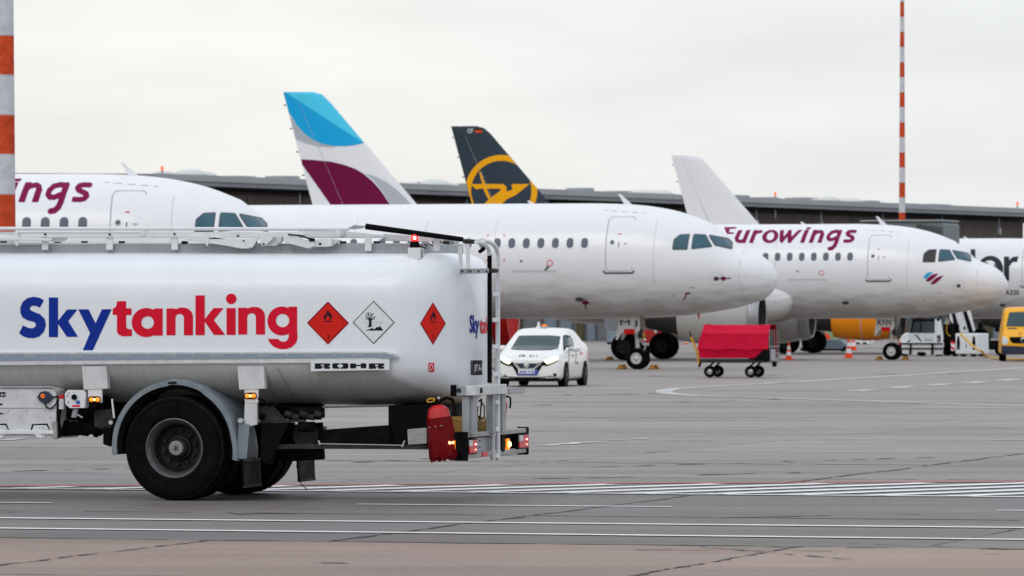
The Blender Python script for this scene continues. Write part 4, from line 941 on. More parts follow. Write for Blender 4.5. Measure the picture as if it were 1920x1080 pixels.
# beacon on its box
bx = hb_('beacon_box', [(764.5, 464.5), (788, 464.5), (788, 487), (764.5, 485)], .30, .13, 'white', .006)
hb_('box_latch', [(788, 468), (792, 468), (792.5, 482), (788, 482)], .34, .02, 'grey', .002, bx)
bc = A(777.5, 462, .36)
bs = MB().lathe([(0, 0), (.048, 0), (.048, .03), (.04, .06), (.038, .065), (0, .065)], A(777.5, 464.5, .36), (0, 0, 1), 20).build('beacon_base', M['dark'], truck)
MB().lathe([(.037, 0), (.038, .04), (.030, .065), (.012, .078), (0, .08)], A(777.5, 452, .36), (0, 0, 1), 20).build('beacon_dome', M['beacon'], bs)
MB().ball(A(777.5, 446, .315), .014, n=12).build('beacon_bulb', M['beaconhot'], bs)
MB().tube([A(786, 461, .34), A(792, 463, .34), A(799, 466, .34), A(800, 461, .34), A(795, 459, .34), A(805, 457, .34), A(812, 461, .34)], .006, 6).build('beacon_cable', M['black'], bs)
# ---- a plain cab out of frame, so the truck is whole
cabm = MB(); cabm.box(U_F-2.0, U_F-.15, .06, 2.46, .9, 2.9); cabm.build('cab', M['white'], truck, bevel=.12)  # added cab, unseen
box('unseen_cab_window', M['glass'], truck, U_F-1.5, U_F-.6, .05, 2.47, 1.9, 2.6, .02)
fw = bpy.data.objects.new('wheel', None); fw.location = (U_F-.9, 0, 0); link(fw, truck); truck_tyre(0.05, fw, True); MB().cyl((0, .08, .525), (0, .3, .525), .29, n=32).build('rim', M['rim'], fw)  # added wheel of the unseen cab
fw2 = dup_tree(fw, truck); fw2.location = (U_F-.9, 2.5, 0); fw2.rotation_euler = (0, 0, math.pi)

# ------------------------------------------------------------------ extinguishers and crate carried at the rear (things)
def fr_at(p): w_ = TF.M @ p; return w_
def extinguisher(u, v, z, tilt, label, grp, big=True):
    e = bpy.data.objects.new('fire_extinguisher', None); e.scale = (1, 1, 1) if big else (.55, .55, .62); e.location = TF.M @ Vector((u, v, z)); e.rotation_euler = (0, R(tilt), TF.a)
    link(e, None, label=label, category='fire extinguisher', group=grp)
    MB().lathe([(0, 0), (.10, 0), (.112, .02), (.112, .42), (.10, .47), (.06, .505), (.03, .515), (0, .515)], (0, 0, 0), (0, 0, 1), 28).build('cylinder', M['ext'], e)
    if big:
        h = MB(); prof = []
        for i in range(25):
            a = R(180+i*15); rr = .135+.010*math.cos(a*6)
            prof.append((rr*math.cos(a), rr*math.sin(a)))
        rws = [[(x*s_, y*s_, z_+(.022*math.cos(math.atan2(y, x)*7) if z_ < 0 else 0)) for x, y in prof] for z_, s_ in ((-.03, .94), (.0, 1.08), (.2, 1.0), (.30, .92), (.385, .90))]
        h.grid(rws); h.build('holster', M['extd'], e)
        MB().grid([[(x*.99, y*.99, z_) for x, y in prof] for z_ in (-.03, -.02)]+[[(0, 0, -.02)]*len(prof)]).build('holster_floor', M['extd'], e)
        for k in range(3): MB().ball((.01+.06*k-.08, -.14, .3), .007, n=8).build('rivet', M['alu'], e)
    MB().lathe([(.03, 0), (.035, .02), (.02, .03), (.02, .06), (0, .06)], (0, 0, .515), (0, 0, 1), 16).build('valve', M['black'], e)
    MB().tube([(-.02, -.02, .55), (-.09, -.03, .53), (-.125, -.03, .50), (-.12, -.03, .46), (-.07, -.05, .445), (-.01, -.05, .47), (0, -.03, .53)], .014, 8).build('hose', M['black'], e)
    MB().tube([(-.02+.04*math.cos(i*.7)-.03, -.03, .565+.018*math.sin(i*.7)) for i in range(10)], .007, 6).build('pull_ring', M['yellow'], e)
    MB().ball((.03, -.02, .575), .017, n=12).build('gauge', M['alu'], e)
    MB().tube([(.03, 0, .55), (.10, .02, .57), (.15, .03, .55), (.165, .03, .45), (.16, .03, .38)], .017, 8).build('carry_hose', M['black'], e)
    return e
p = A(829, 862, -.02)
extinguisher(p.x, .06, p.z+.03, -8, 'red fire extinguisher in a dark red holster at the near rear corner of the truck', None)
p = A(945, 815, 2.1)
e2 = extinguisher(UB-.12, 1.78, zt1-.01, 6, 'red fire extinguisher standing bare at the far rear corner of the tank truck', None, False)
c0 = UB-.40
cr = bpy.data.objects.new('tool_crate', None); cr.location = TF.M @ Vector((c0, .52, zt1-.004)); cr.rotation_euler = (0, 0, TF.a); link(cr, None, label='ochre crate lying on the rear shelf of the tank truck behind the ladder', category='crate')
MB().prism([(0, 0, 0), (.27, 0, 0), (.27, 0, .10), (.12, 0, .15), (0, 0, .15)], (0, 1.05, 0)).build('crate_body', M['brownbox'], cr, bevel=.006)
# ------------------------------------------------------------------ aircraft
TAB = [(0,3.24,3.24,0,3.24),(.03,3.42,3.08,.17,3.25),(.1,3.57,2.90,.34,3.26),(.2,3.74,2.74,.52,3.28),(.35,3.89,2.59,.70,3.31),(.51,4.01,2.48,.85,3.34),
       (.81,4.15,2.38,1.06,3.40),(1.12,4.27,2.29,1.22,3.46),(1.40,4.38,2.21,1.35,3.51),(1.72,4.70,2.15,1.46,3.56),(2.05,4.98,2.09,1.56,3.60),(2.34,5.19,2.04,1.63,3.64),
       (2.94,5.45,1.96,1.75,3.70),(3.54,5.64,1.90,1.84,3.76),(4.15,5.77,1.86,1.90,3.80),(4.77,5.86,1.83,1.94,3.83),(5.4,5.91,1.815,1.965,3.86),(6.5,5.95,1.81,1.975,3.88)]
def fus_rows(LEN, n=56):
    st = list(TAB)+[(8, 5.95, 1.81, 1.975, 3.88), (LEN*.35, 5.95, 1.81, 1.975, 3.88), (LEN*.62, 5.95, 1.81, 1.975, 3.88)]
    for t in np.linspace(.1, 1, 10):
        L = LEN*(.62+.38*t); st.append((L, 5.95-.28*t**2, 1.81+3.35*t**1.35, 1.975*(1-t**1.7)+.16*t, 3.88+(5.42-3.88)*t**1.3))
    a = np.array(st); L = a[:, 0]
    # densify
    Ls = np.unique(np.concatenate([L, (L[1:]+L[:-1])/2])); q = []
    for x in Ls: q.append([x]+[float(np.interp(math.sqrt(x), np.sqrt(L), a[:, k])) if x < .5 else float(np.interp(x, L, a[:, k])) for k in range(1, 5)])
    q = np.array(q)
    for k in range(1, 5):
        y = q[:, k].copy()
        for i in range(8, len(q)-1):
            if q[i, 0] < 1.2 or q[i, 0] > 1.75: y[i] = (q[i-1, k]+2*q[i, k]+q[i+1, k])/4 if abs((q[i+1, 0]-q[i, 0])-(q[i, 0]-q[i-1, 0])) < .3 else q[i, k]
        q[:, k] = y
    rows = []
    for x, zt, zb, hw, zc in q:
        ring = []
        for i in range(n):
            t = 2*math.pi*i/n; c, s = math.cos(t), math.sin(t)
            ring.append((-x, hw*c, zc+(zt-zc if s > 0 else zc-zb)*s))
        rows.append(ring)
    return rows
FOIL = [(0,0),(.02,.28),(.07,.52),(.16,.78),(.30,1),(.45,.95),(.62,.70),(.80,.38),(1,.02)]
def foil_loft(mb, secs):
    """secs: (leading point, trailing point, half thickness vector)"""
    rows = []
    for le, te, th in secs:
        le, te, th = Vector(le), Vector(te), Vector(th); c = te-le
        up = [le+c*x+th*y for x, y in FOIL]; dn = [le+c*x-th*y for x, y in FOIL]
        rows.append(up+dn[::-1][:-1])
    mb.grid(rows, True); mb.add(rows[0], [tuple(range(len(rows[0])))]); mb.add(rows[-1], [tuple(range(len(rows[-1])))])
    return mb
def ac_wheel(x, y, r, wd, parent, m='rimw', hub=True):
    w = bpy.data.objects.new('wheel', None); w.location = (x, y, 0); link(w, parent)
    MB().lathe([(r*.52, -wd*.40), (r*.60, -wd*.46), (r*.80, -wd*.50), (r*.93, -wd*.40), (r, -wd*.15), (r, wd*.15), (r*.93, wd*.40), (r*.80, wd*.50), (r*.60, wd*.46), (r*.52, wd*.40)], (0, 0, r), (0, 1, 0), 36).build('tyre', M['rubber2'], w)
    if hub:
        for s in (-1, 1):
            MB().lathe([(r*.53, s*wd*.40), (r*.48, s*wd*.42), (r*.44, s*wd*.30), (r*.28, s*wd*.28), (r*.22, s*wd*.38), (r*.10, s*wd*.44), (0, s*wd*.44)], (0, 0, r), (0, 1, 0), 30).build('rim', M[m], w)
    return w
def airliner(tailnum, fr, LEN, Leng, Lmg, label, colours, group='parked airliners', eng='plane', cover=False, nwin=50, near_gear=True):
    root = thing('airliner', fr, label, 'airliner', group)
    mb = MB(); rows = fus_rows(LEN); mb.grid(rows, True); mb.add(rows[-1], [tuple(range(len(rows[-1])))])
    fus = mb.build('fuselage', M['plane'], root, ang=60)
    sk = Skin(fr, [fus])
    def side(x, z, off=.006): return sk.cast2((x, -6, z), (0, 1, 0), off)
    # cabin windows: one pane mesh, one part each
    vf = shape_mesh(S_box(-.125, -.18, .125, .18, .115), -.14, -.2, .14, .2, .035)
    x0 = -6.6-.533*2
    first = lay('window', M['cabin'], root, vf, lambda a, b: side(x0+a, 4.50+b, .006))
    k = 0
    while k < nwin:
        x = -6.6-.533*k; 
        if x < -LEN*.80: break
        if k != 2 and abs(x+LEN*.42) > .5 or k < 2:
            if k != 2:
                o = first.copy(); o.location = (x-x0, 0, 0); COL.objects.link(o)
        k += 1
    # fin and rudder
    ft = LEN-1.05; tz = 12.0      # trailing tip
    tipc = 1.80; TEr = LEN-2.75; rc = 5.55; zr = 5.75
    def te(z): return -(TEr+(ft-TEr)*(z-zr)/(tz-zr))
    def le(z): return -(ft-tipc+((TEr-rc)-(ft-tipc))*(tz-z)/(tz-zr))
    fs, rs = [], []
    for z in (zr-.4, 6.5, 8, 9.5, 11, 11.6, 11.88, 12.0):
        a, b = le(min(z, 11.6)), te(z)
        if z > 11.6: a = le(11.6)-(0.10 if z < 11.95 else .42)-(z-11.6)*.8
        h = a+(b-a)*.70; tk = .17*(1-(z-zr)/(tz-zr)*.55); 
        if z >= 11.95: tk *= .4
        rows_t = (a, h, b, tk, z); fs.append(rows_t)
    fb, rb_ = MB(), MB()
    def fsec(a, b, x0_, x1_, tk, z, n=9):
        pts = []
        for i in range(n):
            x = x0_+(x1_-x0_)*(i/(n-1))**(1.6 if x0_ == 0 else 1); y = np.interp(x, [p[0] for p in FOIL], [p[1] for p in FOIL])*tk
            pts.append((a+(b-a)*x, -y, z))
        return pts+[(p[0], -p[1], p[2]) for p in pts[::-1]]
    fr_ = [fsec(a, b, 0, .695, tk, z) for a, h, b, tk, z in fs]; rr_ = [fsec(a, b, .705, 1, tk, z) for a, h, b, tk, z in fs]
    fb.grid(fr_, True); fb.add(fr_[-1], [tuple(range(len(fr_[-1])))]); rb_.grid(rr_, True); rb_.add(rr_[-1], [tuple(range(len(rr_[-1])))])
    fin = fb.build('tail_fin', colours['fin'], root, ang=50); rud = rb_.build('rudder', colours['fin'], root, ang=50)
    full = MB(); fl_ = [fsec(a, b, 0, 1, tk, z, 14) for a, h, b, tk, z in fs]; full.grid(fl_, True); ft_ = full.build('tmp', None, root)
    fsk = Skin(fr, [ft_]); bpy.data.objects.remove(ft_)
    hp = [(te(z)+(le(z)-te(z))*.30, z) for z in (6.0, 11.5)]
    lay('hinge_line', M['lineg'], root, shape_mesh(S_seg(*hp[0], *hp[1], .014), -LEN, 5.9, -LEN+8, 11.7, .045), lambda x, z: fsk.cast2((x, -6, z), (0, 1, 0), .016))
    for k in range(5):
        z = 7.2+k*1.05; MB().box(te(z)-.02, te(z)+.28-.3-.02-.08, -.02, .02, z-.03, z+.03).build('hinge_fitting', M['mid'], root)
    # tailplane
    for s in (-1, 1):
        foil_loft(MB(), [((-(TEr-3.0), s*.4, 5.0), (-(TEr+.6), s*.4, 5.0), (0, 0, .2)), ((-(TEr-.1), s*6.2, 5.55), (-(TEr+1.2), s*6.2, 5.55), (0, 0, .07))]).build('tailplane', M['plane'], root, ang=50)
    # wings
    for s in (-1, 1):
        xr = Leng+1.6
        foil_loft(MB(), [((-xr, s*1.2, 2.75), (-(xr+7.0), s*1.2, 2.65), (0, 0, .42)), ((-(xr+2.5), s*6.0, 3.15), (-(xr+6.6), s*6.0, 3.1), (0, 0, .24)), ((-(xr+7.2), s*16.5, 4.15), (-(xr+8.8), s*16.5, 4.15), (0, 0, .08))]).build('wing', M['lgr'], root, ang=50)
    # belly fairing
    bf = []
    for i in range(25):
        t = i/24; x = -(Leng+ .05+ t*11.5); s_ = math.sin(math.pi*min(1, t*3.0)/2)**.5 if t < .34 else (1 if t < .7 else max(.0, math.cos((t-.7)/.3*math.pi/2))**.6)
        ring = []
        for j in range(32):
            a = 2*math.pi*j/32; c, s2 = math.cos(a), math.sin(a); ring.append((x, (1.6+.52*s_)*c, 2.72+(.55*s2*(.5+.5*s_) if s2 > 0 else (.55+.62*s_)*s2)))
        bf.append(ring)
    bfm = MB(); bfm.grid(bf, True); bfm.add(bf[0], [tuple(range(32))]); bfm.build('belly_fairing', M['plane'], root, ang=60)
    # near wing-root fillet bulge seen ahead of the wing
    for s in (-1, 1):
        rowsg = []
        for i in range(9):
            a = math.pi/2*i/8; rr = 1.22*math.sin(a) if i < 8 else 1.22
            rowsg.append([(-(Leng-.55)-1.5*(1-math.cos(a)) , s*(1.42+.56*math.cos(t)*math.sin(a)**.6), 2.60+rr*math.sin(t)*.80) for t in [2*math.pi*j/28 for j in range(28)]])
        rowsg.append([(p[0]-4.0, p[1], p[2]) for p in rowsg[-1]])
        gm = MB(); gm.grid(rowsg, True); gm.build('wing_root_fillet', M['plane'], root, ang=70)
    # engines
    for s in (-1, 1):
        yc, ze, e0 = s*5.75, 1.92, -Leng
        en = bpy.data.objects.new('engine', None); en.location = (e0, yc, ze); link(en, root)
        MB().lathe([(1.00, -.42), (1.12, -.75), (1.21, -1.3), (1.23, -2.0), (1.17, -2.9), (1.05, -3.55), (1.02, -3.56)], (0, 0, 0), (1, 0, 0), 48).build('cowling', M[eng], en, ang=60)
        MB().lathe([(.90, -.02), (.93, 0), (.99, -.05), (1.05, -.2), (1.09, -.42)], (0, 0, 0), (1, 0, 0), 48).build('intake_lip', M['lip'], en, ang=60)
        MB().lathe([(.90, -.02), (.86, -.10), (.83, -.43), (.87, -.9), (.88, -1.25)], (0, 0, 0), (1, 0, 0), 40).build('intake_duct', M['mid'], en, ang=60)
        if cover: MB().lathe([(.0, -.03), (.85, -.05), (.95, -.01), (1.02, .0), (1.10, -.3), (1.13, -.6)], (0, 0, 0), (1, 0, 0), 40).build('intake_cover', M['cover'], en, ang=60)
        fm = MB()
        for k in range(24):
            a = 2*math.pi*k/24; d = .2; fm.add([(-1.0, .22*math.cos(a), .22*math.sin(a)), (-.95, .86*math.cos(a-.05), .86*math.sin(a-.05)), (-1.16, .86*math.cos(a+d), .86*math.sin(a+d)), (-1.1, .22*math.cos(a+d*1.1), .22*math.sin(a+d*1.1))], [(0, 1, 2, 3)])
        fm.build('fan', M['fan'], en)
        MB().lathe([(.87, -1.22), (0, -1.22)], (0, 0, 0), (1, 0, 0), 32).build('fan_backing', M['black'], en)
        MB().lathe([(0, -.62), (.10, -.70), (.20, -.88), (.25, -1.1)], (0, 0, 0), (1, 0, 0), 24).build('spinner', M['mid'], en)
        MB().lathe([(1.02, -3.5), (.80, -3.52), (.70, -4.4), (.48, -5.1), (.36, -5.1), (.18, -5.3), (0, -5.9)], (0, 0, 0), (1, 0, 0), 36).build('exhaust_nozzle', M['exh'], en, ang=50)
        py_ = MB(); py_.prism([(-1.2, -.16, 1.12), (-3.4, -.16, 1.0), (-5.4, -.16, .75), (-6.5, -.16, 1.25), (-3.2, -.16, 1.5)], (0, .32, 0)); py_.build('pylon', M['lgr'], en, bevel=.05)
        MB().lathe([(1.236, -2.02), (1.240, -2.0), (1.236, -1.98)], (0, 0, 0), (1, 0, 0), 48).build('cowl_seam', M['lineg'], en)
    # nose gear
    ng = bpy.data.objects.new('nose_gear', None); ng.location = (-5.07, 0, 0); link(ng, root)
    MB().cyl((0, 0, .38), (-.08, 0, 1.95), .075, .09, n=16).cyl((0, 0, .38), (-.03, 0, 1.0), .055, n=12).build('strut', M['rimw'], ng)
    MB().bar((.05, 0, 1.25), (-.75, 0, 1.9), .10, .08).bar((.1, 0, .5), (.28, 0, .8), .06, .05).bar((.28, 0, .8), (.04, 0, 1.08), .06, .05).build('drag_brace', M['grey'], ng)
    MB().box(.04, .16, -.12, .12, 1.1, 1.3).cyl((.05, -.14, 1.38), (.12, -.14, 1.38), .07).cyl((.05, .14, 1.38), (.12, .14, 1.38), .07).build('taxi_lights', M['mid'], ng, bevel=.01)
    MB().cyl((0, -.30, .38), (0, .30, .38), .05, n=12).build('axle', M['mid'], ng)
    for s in (-1, 1):
        g1 = MB().prism([(-.62, s*.36, 1.95), (.14, s*.36, 1.95), (.16, s*.40, 1.40), (.06, s*.42, 1.30), (-.50, s*.42, 1.30), (-.66, s*.42, 1.05), (-.72, s*.42, 1.05)], (0, s*.03, 0)).build('gear_door', M['plane'], ng)
    write('door_lettering', tailnum if tailnum != 'MJ' else 'M J', M['ink'], ng, lambda a, b: Vector((-.56+.62*a, -.455, 1.52+.25*b)))
    MB().prism([(-.42, -.455, 1.26), (-.02, -.455, 1.26), (-.02, -.455, 1.44), (-.42, -.455, 1.44)], (0, .004, 0)).build('door_sign', M['cover'], ng)
    for s in (-1, 1): 
        w = ac_wheel(-5.07, s*.25, .385, .22, root)
    # main gear
    for s in (-1, 1):
        mg = bpy.data.objects.new('main_gear', None); mg.location = (-Lmg, s*3.8, 0); link(mg, root)
        MB().cyl((0, 0, .58), (0, 0, 2.6), .12, .15, n=16).cyl((0, -.6, .58), (0, .6, .58), .09, n=12).build('strut', M['mid'], mg)
        MB().bar((0, 0, 1.5), (0, -s*1.6, 2.6), .1, .1).bar((.12, 0, .7), (.38, 0, 1.0), .08, .06).bar((.38, 0, 1.0), (.12, 0, 1.35), .08, .06).build('side_stay', M['mid'], mg)
        MB().box(-.9, .5, s*.30-.02, s*.30+.02, 1.3, 2.7).build('gear_door', M['lgr'], mg, bevel=.03)
        for d in (-.46, .46): ac_wheel(-Lmg, s*3.8+d, .585, .42, root, 'rimd')
    # blade aerial on the roof
    MB().prism([(-5.55, -.02, 5.86), (-5.25, -.02, 5.86), (-5.72, -.02, 6.28), (-5.80, -.02, 6.28)], (0, .04, 0)).build('aerial', M['plane'], root, bevel=.008)
    MB().prism([(-9.05, -.02, 5.9), (-8.8, -.02, 5.9), (-9.1, -.02, 6.06), (-9.16, -.02, 6.06)], (0, .04, 0)).build('aerial', M['plane'], root, bevel=.008)
    # doors, windows and panel lines, drawn in fuselage coordinates (length from the nose, height)
    def film(name, m, f, bb, cell, off=.006, par=root, lab=None):
        return lay(name, M[m], par, shape_mesh(f, *bb, cell), lambda L, z: side(-L, z, off), label=lab)
    dr = film('cabin_door', 'lined', S_out(S_box(4.86, 3.50, 5.82, 5.44, .17), .028), (4.7, 3.4, 6.0, 5.55), .035)
    film('door_sill', 'sill', S_or(S_box(4.86, 3.40, 5.84, 3.46), S_seg(4.80, 3.50, 4.86, 3.43, .03), S_seg(5.90, 3.50, 5.84, 3.43, .03)), (4.7, 3.3, 6.0, 3.6), .025, .012)
    film('door_window', 'lined', S_circ(5.60, 4.52, .085), (5.5, 4.4, 5.7, 4.65), .02, .010, dr)
    film('door_window_glass', 'sill', S_circ(5.60, 4.52, .05), (5.5, 4.4, 5.7, 4.65), .02, .014, dr)
    film('door_handle', 'sill', S_box(5.34, 4.34, 5.37, 4.54), (5.3, 4.3, 5.4, 4.6), .02, .012, dr)
    film('door_marking', 'cover', S_box(5.28, 4.80, 5.42, 4.83), (5.2, 4.75, 5.5, 4.9), .02, .012, dr)
    film('door_marking', 'lineg', S_box(5.05, 4.45, 5.18, 4.50), (5.0, 4.4, 5.2, 4.55), .02, .012, dr)
    film('door_hood_line', 'lineg', S_seg(4.6, 5.56, 6.1, 5.68, .012), (4.5, 5.5, 6.2, 5.75), .03)
    film('cargo_door', 'lineg', S_out(S_box(7.55, 1.9, 9.35, 3.46, .06), .018), (7.4, 1.82, 9.5, 3.55), .035)
    film('cargo_door_hinge', 'lineg', S_box(7.6, 3.50, 9.25, 3.53), (7.5, 3.45, 9.4, 3.6), .03)
    film('radome_line', 'lineg', S_or(S_seg(1.12, 4.25, 1.16, 3.3, .008), S_seg(1.16, 3.3, 1.05, 2.42, .008)), (1.0, 2.3, 1.3, 4.3), .02)
    film('frame_line', 'lineg', S_seg(4.10, 5.3, 4.10, 3.0, .006), (4.0, 2.9, 4.2, 5.4), .02)
    film('frame_line', 'lineg', S_seg(7.25, 3.9, 7.25, 1.95, .006), (7.2, 1.9, 7.35, 4.0), .02)
    for L_ in (9.9, 12.5, 15.1): film('frame_line', 'lineg', S_seg(L_, 5.4, L_, 2.1, .005), (L_-.08, 2.0, L_+.08, 5.5), .02)
    film('lap_line', 'lineg', S_seg(7.3, 5.25, 18, 5.25, .004), (7.2, 5.2, 18.1, 5.3), .02)
    film('lap_line', 'lineg', S_seg(6.4, 4.02, 18, 4.02, .005), (6.4, 3.98, 18.1, 4.06), .03)
    for bx_ in ((6.6, 2.28, 7.15, 2.7), ):
        film('service_panel', 'lineg', S_out(S_box(*bx_, .08), .016), (bx_[0]-.1, bx_[1]-.1, bx_[2]+.1, bx_[3]+.1), .03)
        film('outflow_valve', 'sill', S_circ(6.88, 2.50, .16, .075), (6.6, 2.35, 7.1, 2.65), .025, .012)
    film('static_panel', 'ewl', S_out(S_box(1.72, 3.02, 2.12, 3.42, .07), .014), (1.6, 2.9, 2.2, 3.5), .025)
    film('static_port', 'sill', S_box(1.84, 3.16, 2.0, 3.30, .02), (1.8, 3.1, 2.05, 3.35), .02, .012)
    film('warning_ring', 'red', S_ring(7.85, 3.79, .10, .03), (7.7, 3.65, 8, 3.95), .02)
    film('drain_port', 'sill', S_circ(8.9, 3.86, .045), (8.8, 3.8, 9.0, 3.95), .02)
    for L_, z_ in ((2.7, 2.9), (3.4, 2.62), (4.4, 2.45), (3.9, 2.25), (5.9, 2.2)): film('probe', 'lined', S_box(L_, z_, L_+.12, z_+.03), (L_-.05, z_-.05, L_+.2, z_+.1), .02, .012)
    # cockpit glazing
    W1 = [(3.42, 4.27), (2.94, 4.27), (2.92, 4.79), (3.22, 4.77), (3.40, 4.60)]
    W2 = [(2.76, 4.29), (2.12, 4.37), (2.38, 4.77), (2.75, 4.79)]
    W3 = [(2.00, 4.42), (1.50, 4.30), (1.58, 4.50), (1.74, 4.66), (2.24, 4.76)]
    return root, fus, sk, fsk, film, (W1, W2, W3)
def cockpit(root, film, W, mats=('cockpit', 'cockpit', 'cockpit')):
    for w_, m in zip(W, mats):
        x0 = min(p[0] for p in w_)-.1; x1 = max(p[0] for p in w_)+.1; y0 = min(p[1] for p in w_)-.1; y1 = max(p[1] for p in w_)+.1
        p = film('cockpit_window', 'sill', lambda a, b, w_=w_: S_poly(w_)(a, b)-.03, (x0, y0, x1, y1), .045, .006)
        film('pane', m, S_poly(w_), (x0, y0, x1, y1), .045, .011, p)
def at_px(px_nose, depth_nose, deg):
    return Fr((px_nose-960)/F*depth_nose, depth_nose, deg)
# lettering, drawn once in the enlargement of the right-hand aircraft (3.31x, origin 1340,380)
def eurowings():
    r = 12.5
    def L(p, r_=r): return S_line(p, r_)
    E = S_or(S_poly([(80,188),(161,188),(157,200),(118,200),(126,222),(158,222),(156,232),(114,232)]), S_poly([(112,205),(124,200),(124,222),(118,222)]))
    u = S_or(L([(196,196),(180,258)], 13), L([(180,260),(184,272),(196,279),(214,279),(228,270)], 10.5), L([(246,196),(224,306)], 13))
    rr = S_or(L([(292,196),(272,306)], 13), L([(284,240),(296,226),(312,219),(324,218)], 9.5))
    o = S_sub(S_circ(388, 249, 50, 42), S_circ(389, 248, 23, 25))
    w_ = S_or(L([(450,196),(463,274)], 12.5), L([(466,280),(502,222)], 10), L([(502,218),(514,280)], 12.5), L([(516,277),(576,196)], 10.5))
    i = L([(611,190),(590,306)], 13)
    n = S_or(L([(664,196),(643,306)], 13), L([(658,236),(672,224),(694,219),(706,226),(709,238)], 10.5), L([(709,240),(697,306)], 13))
    g = S_or(L([(812,222),(790,218),(766,224),(751,242),(748,258),(758,270),(776,270),(797,260)], 11), L([(816,220),(804,286),(796,310),(782,324),(766,327)], 12))
    s = S_or(L([(908,220),(884,219),(868,222),(862,231),(868,241),(886,249),(900,256),(904,266),(896,276),(880,280),(850,279)], 10.5))
    clip = lambda f: f
    cl = lambda f: S_and(f, S_box(-100, 208, 2000, 290))
    return [E, cl(u), cl(rr), o, cl(w_), S_or(cl(i), S_poly([(600,192),(628,192),(625,204),(598,204)])), cl(n), g, S_and(s, S_box(847, 200, 919, 300))]
EW = eurowings()
# pixel box of that enlargement -> length/height on the fuselage:  L = 6.45 + (918-x)/3.31/42.35,  z from row
def ew_letters(root, side, which=range(9)):
    for k in which:
        f = EW[k]
        bbx = (70, 930)
        cell = 3.4
        xs = {0:(76,170),1:(160,256),2:(262,336),3:(334,440),4:(436,574),5:(580,632),6:(634,726),7:(730,834),8:(834,922)}[k]
        vf = shape_mesh(lambda a, b: f(a, b), xs[0]-4, 180, xs[1]+4, 345, cell)
        lay('letter', M['ew'], root, vf, lambda a, b: side(-(6.45+(918-a)/140.2), 4.5+1.40-(b-180)/142.0-.02, .009))
white = dict(fin=M['plane'])
# A: left, B: middle, C: right with lettering, D: far right, E: far tail
FA = at_px(605, 147.3, -4)
FB = at_px(1457.5, 184.0, -14)
FC = at_px(1889.5, 224.6, -14)
FD = at_px(2138, 265.2, -14)
FE = at_px(2362, 314.0, -14)
FA.sk = None
rA, fA, skA, fskA, filmA, WW = airliner('GB', FA, 37.57, 10.9, 17.7, 'white airliner at the left behind the truck with burgundy letters above its windows', white)
cockpit(rA, filmA, WW); ew_letters(rA, lambda x, z, o: skA.cast2((x, -6, z), (0, 1, 0), o))
rB, fB, skB, fskB, filmB, WW = airliner('MJ', FB, 37.57, 11.1, 17.7, 'plain white airliner in the middle without lettering, MJ on its nose gear door', white, cover=True)
cockpit(rB, filmB, WW)
rC, fC, skC, fskC, filmC, WW = airliner('KNV', FC, 33.84, 9.7, 16.1, 'white airliner with burgundy lettering, cyan and burgundy tail, and KNV on its nose gear door', white)
cockpit(rC, filmC, WW, ('exh', 'cockpit', 'cockpit')); ew_letters(rC, lambda x, z, o: skC.cast2((x, -6, z), (0, 1, 0), o))
rD, fD, skD, fskD, filmD, WW = airliner('CF', FD, 37.57, 11.3, 17.7, 'white airliner at the right edge with slate lettering, orange engines and slate yellow-ringed tail', dict(fin=M['condor']), eng='engor')
cockpit(rD, filmD, WW)
rE, fE, skE, fskE, filmE, WW = airliner('EB', FE, 37.57, 10.9, 17.7, 'farthest airliner, showing a plain white tail fin above the middle airliner nose', white)
cockpit(rE, filmE, WW)
# ---- tail of C: cyan leaf, grey swooshes, burgundy sail (photo pixels)
def z2(p): return [(500+x/3.4286, 140+y/3.4286) for x, y in p]
def tdec(name, m, root, fsk, f, bb, cell=1.6, off=.012): return decal(name, M[m], root, fsk, f, bb, cell, off)
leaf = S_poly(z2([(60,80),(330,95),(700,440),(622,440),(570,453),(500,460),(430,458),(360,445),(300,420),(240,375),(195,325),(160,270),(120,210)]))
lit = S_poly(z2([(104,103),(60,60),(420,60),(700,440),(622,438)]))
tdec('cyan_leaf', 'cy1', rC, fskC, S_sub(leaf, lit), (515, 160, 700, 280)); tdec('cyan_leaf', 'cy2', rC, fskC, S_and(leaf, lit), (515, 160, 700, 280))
tdec('grey_swoosh', 'lgr', rC, fskC, S_sub(S_poly(z2([(120,240),(160,280),(200,335),(245,380),(305,422),(365,448),(430,460),(500,463),(430,466),(340,463),(260,445),(200,420),(150,390)])), leaf), (530, 210, 660, 280))
tdec('burgundy_sail', 'ewl', rC, fskC, S_poly(z2([(204,543),(300,548),(420,560),(500,580),(570,605),(620,635),(680,685),(730,740),(790,830),(830,900),(450,900),(404,826)])), (555, 295, 760, 400))
tdec('grey_swoosh', 'lgr', rC, fskC, S_poly(z2([(632,632),(700,655),(770,690),(830,735),(890,790),(940,850),(930,900),(835,900),(795,826),(735,735),(690,680)])), (675, 320, 790, 400))
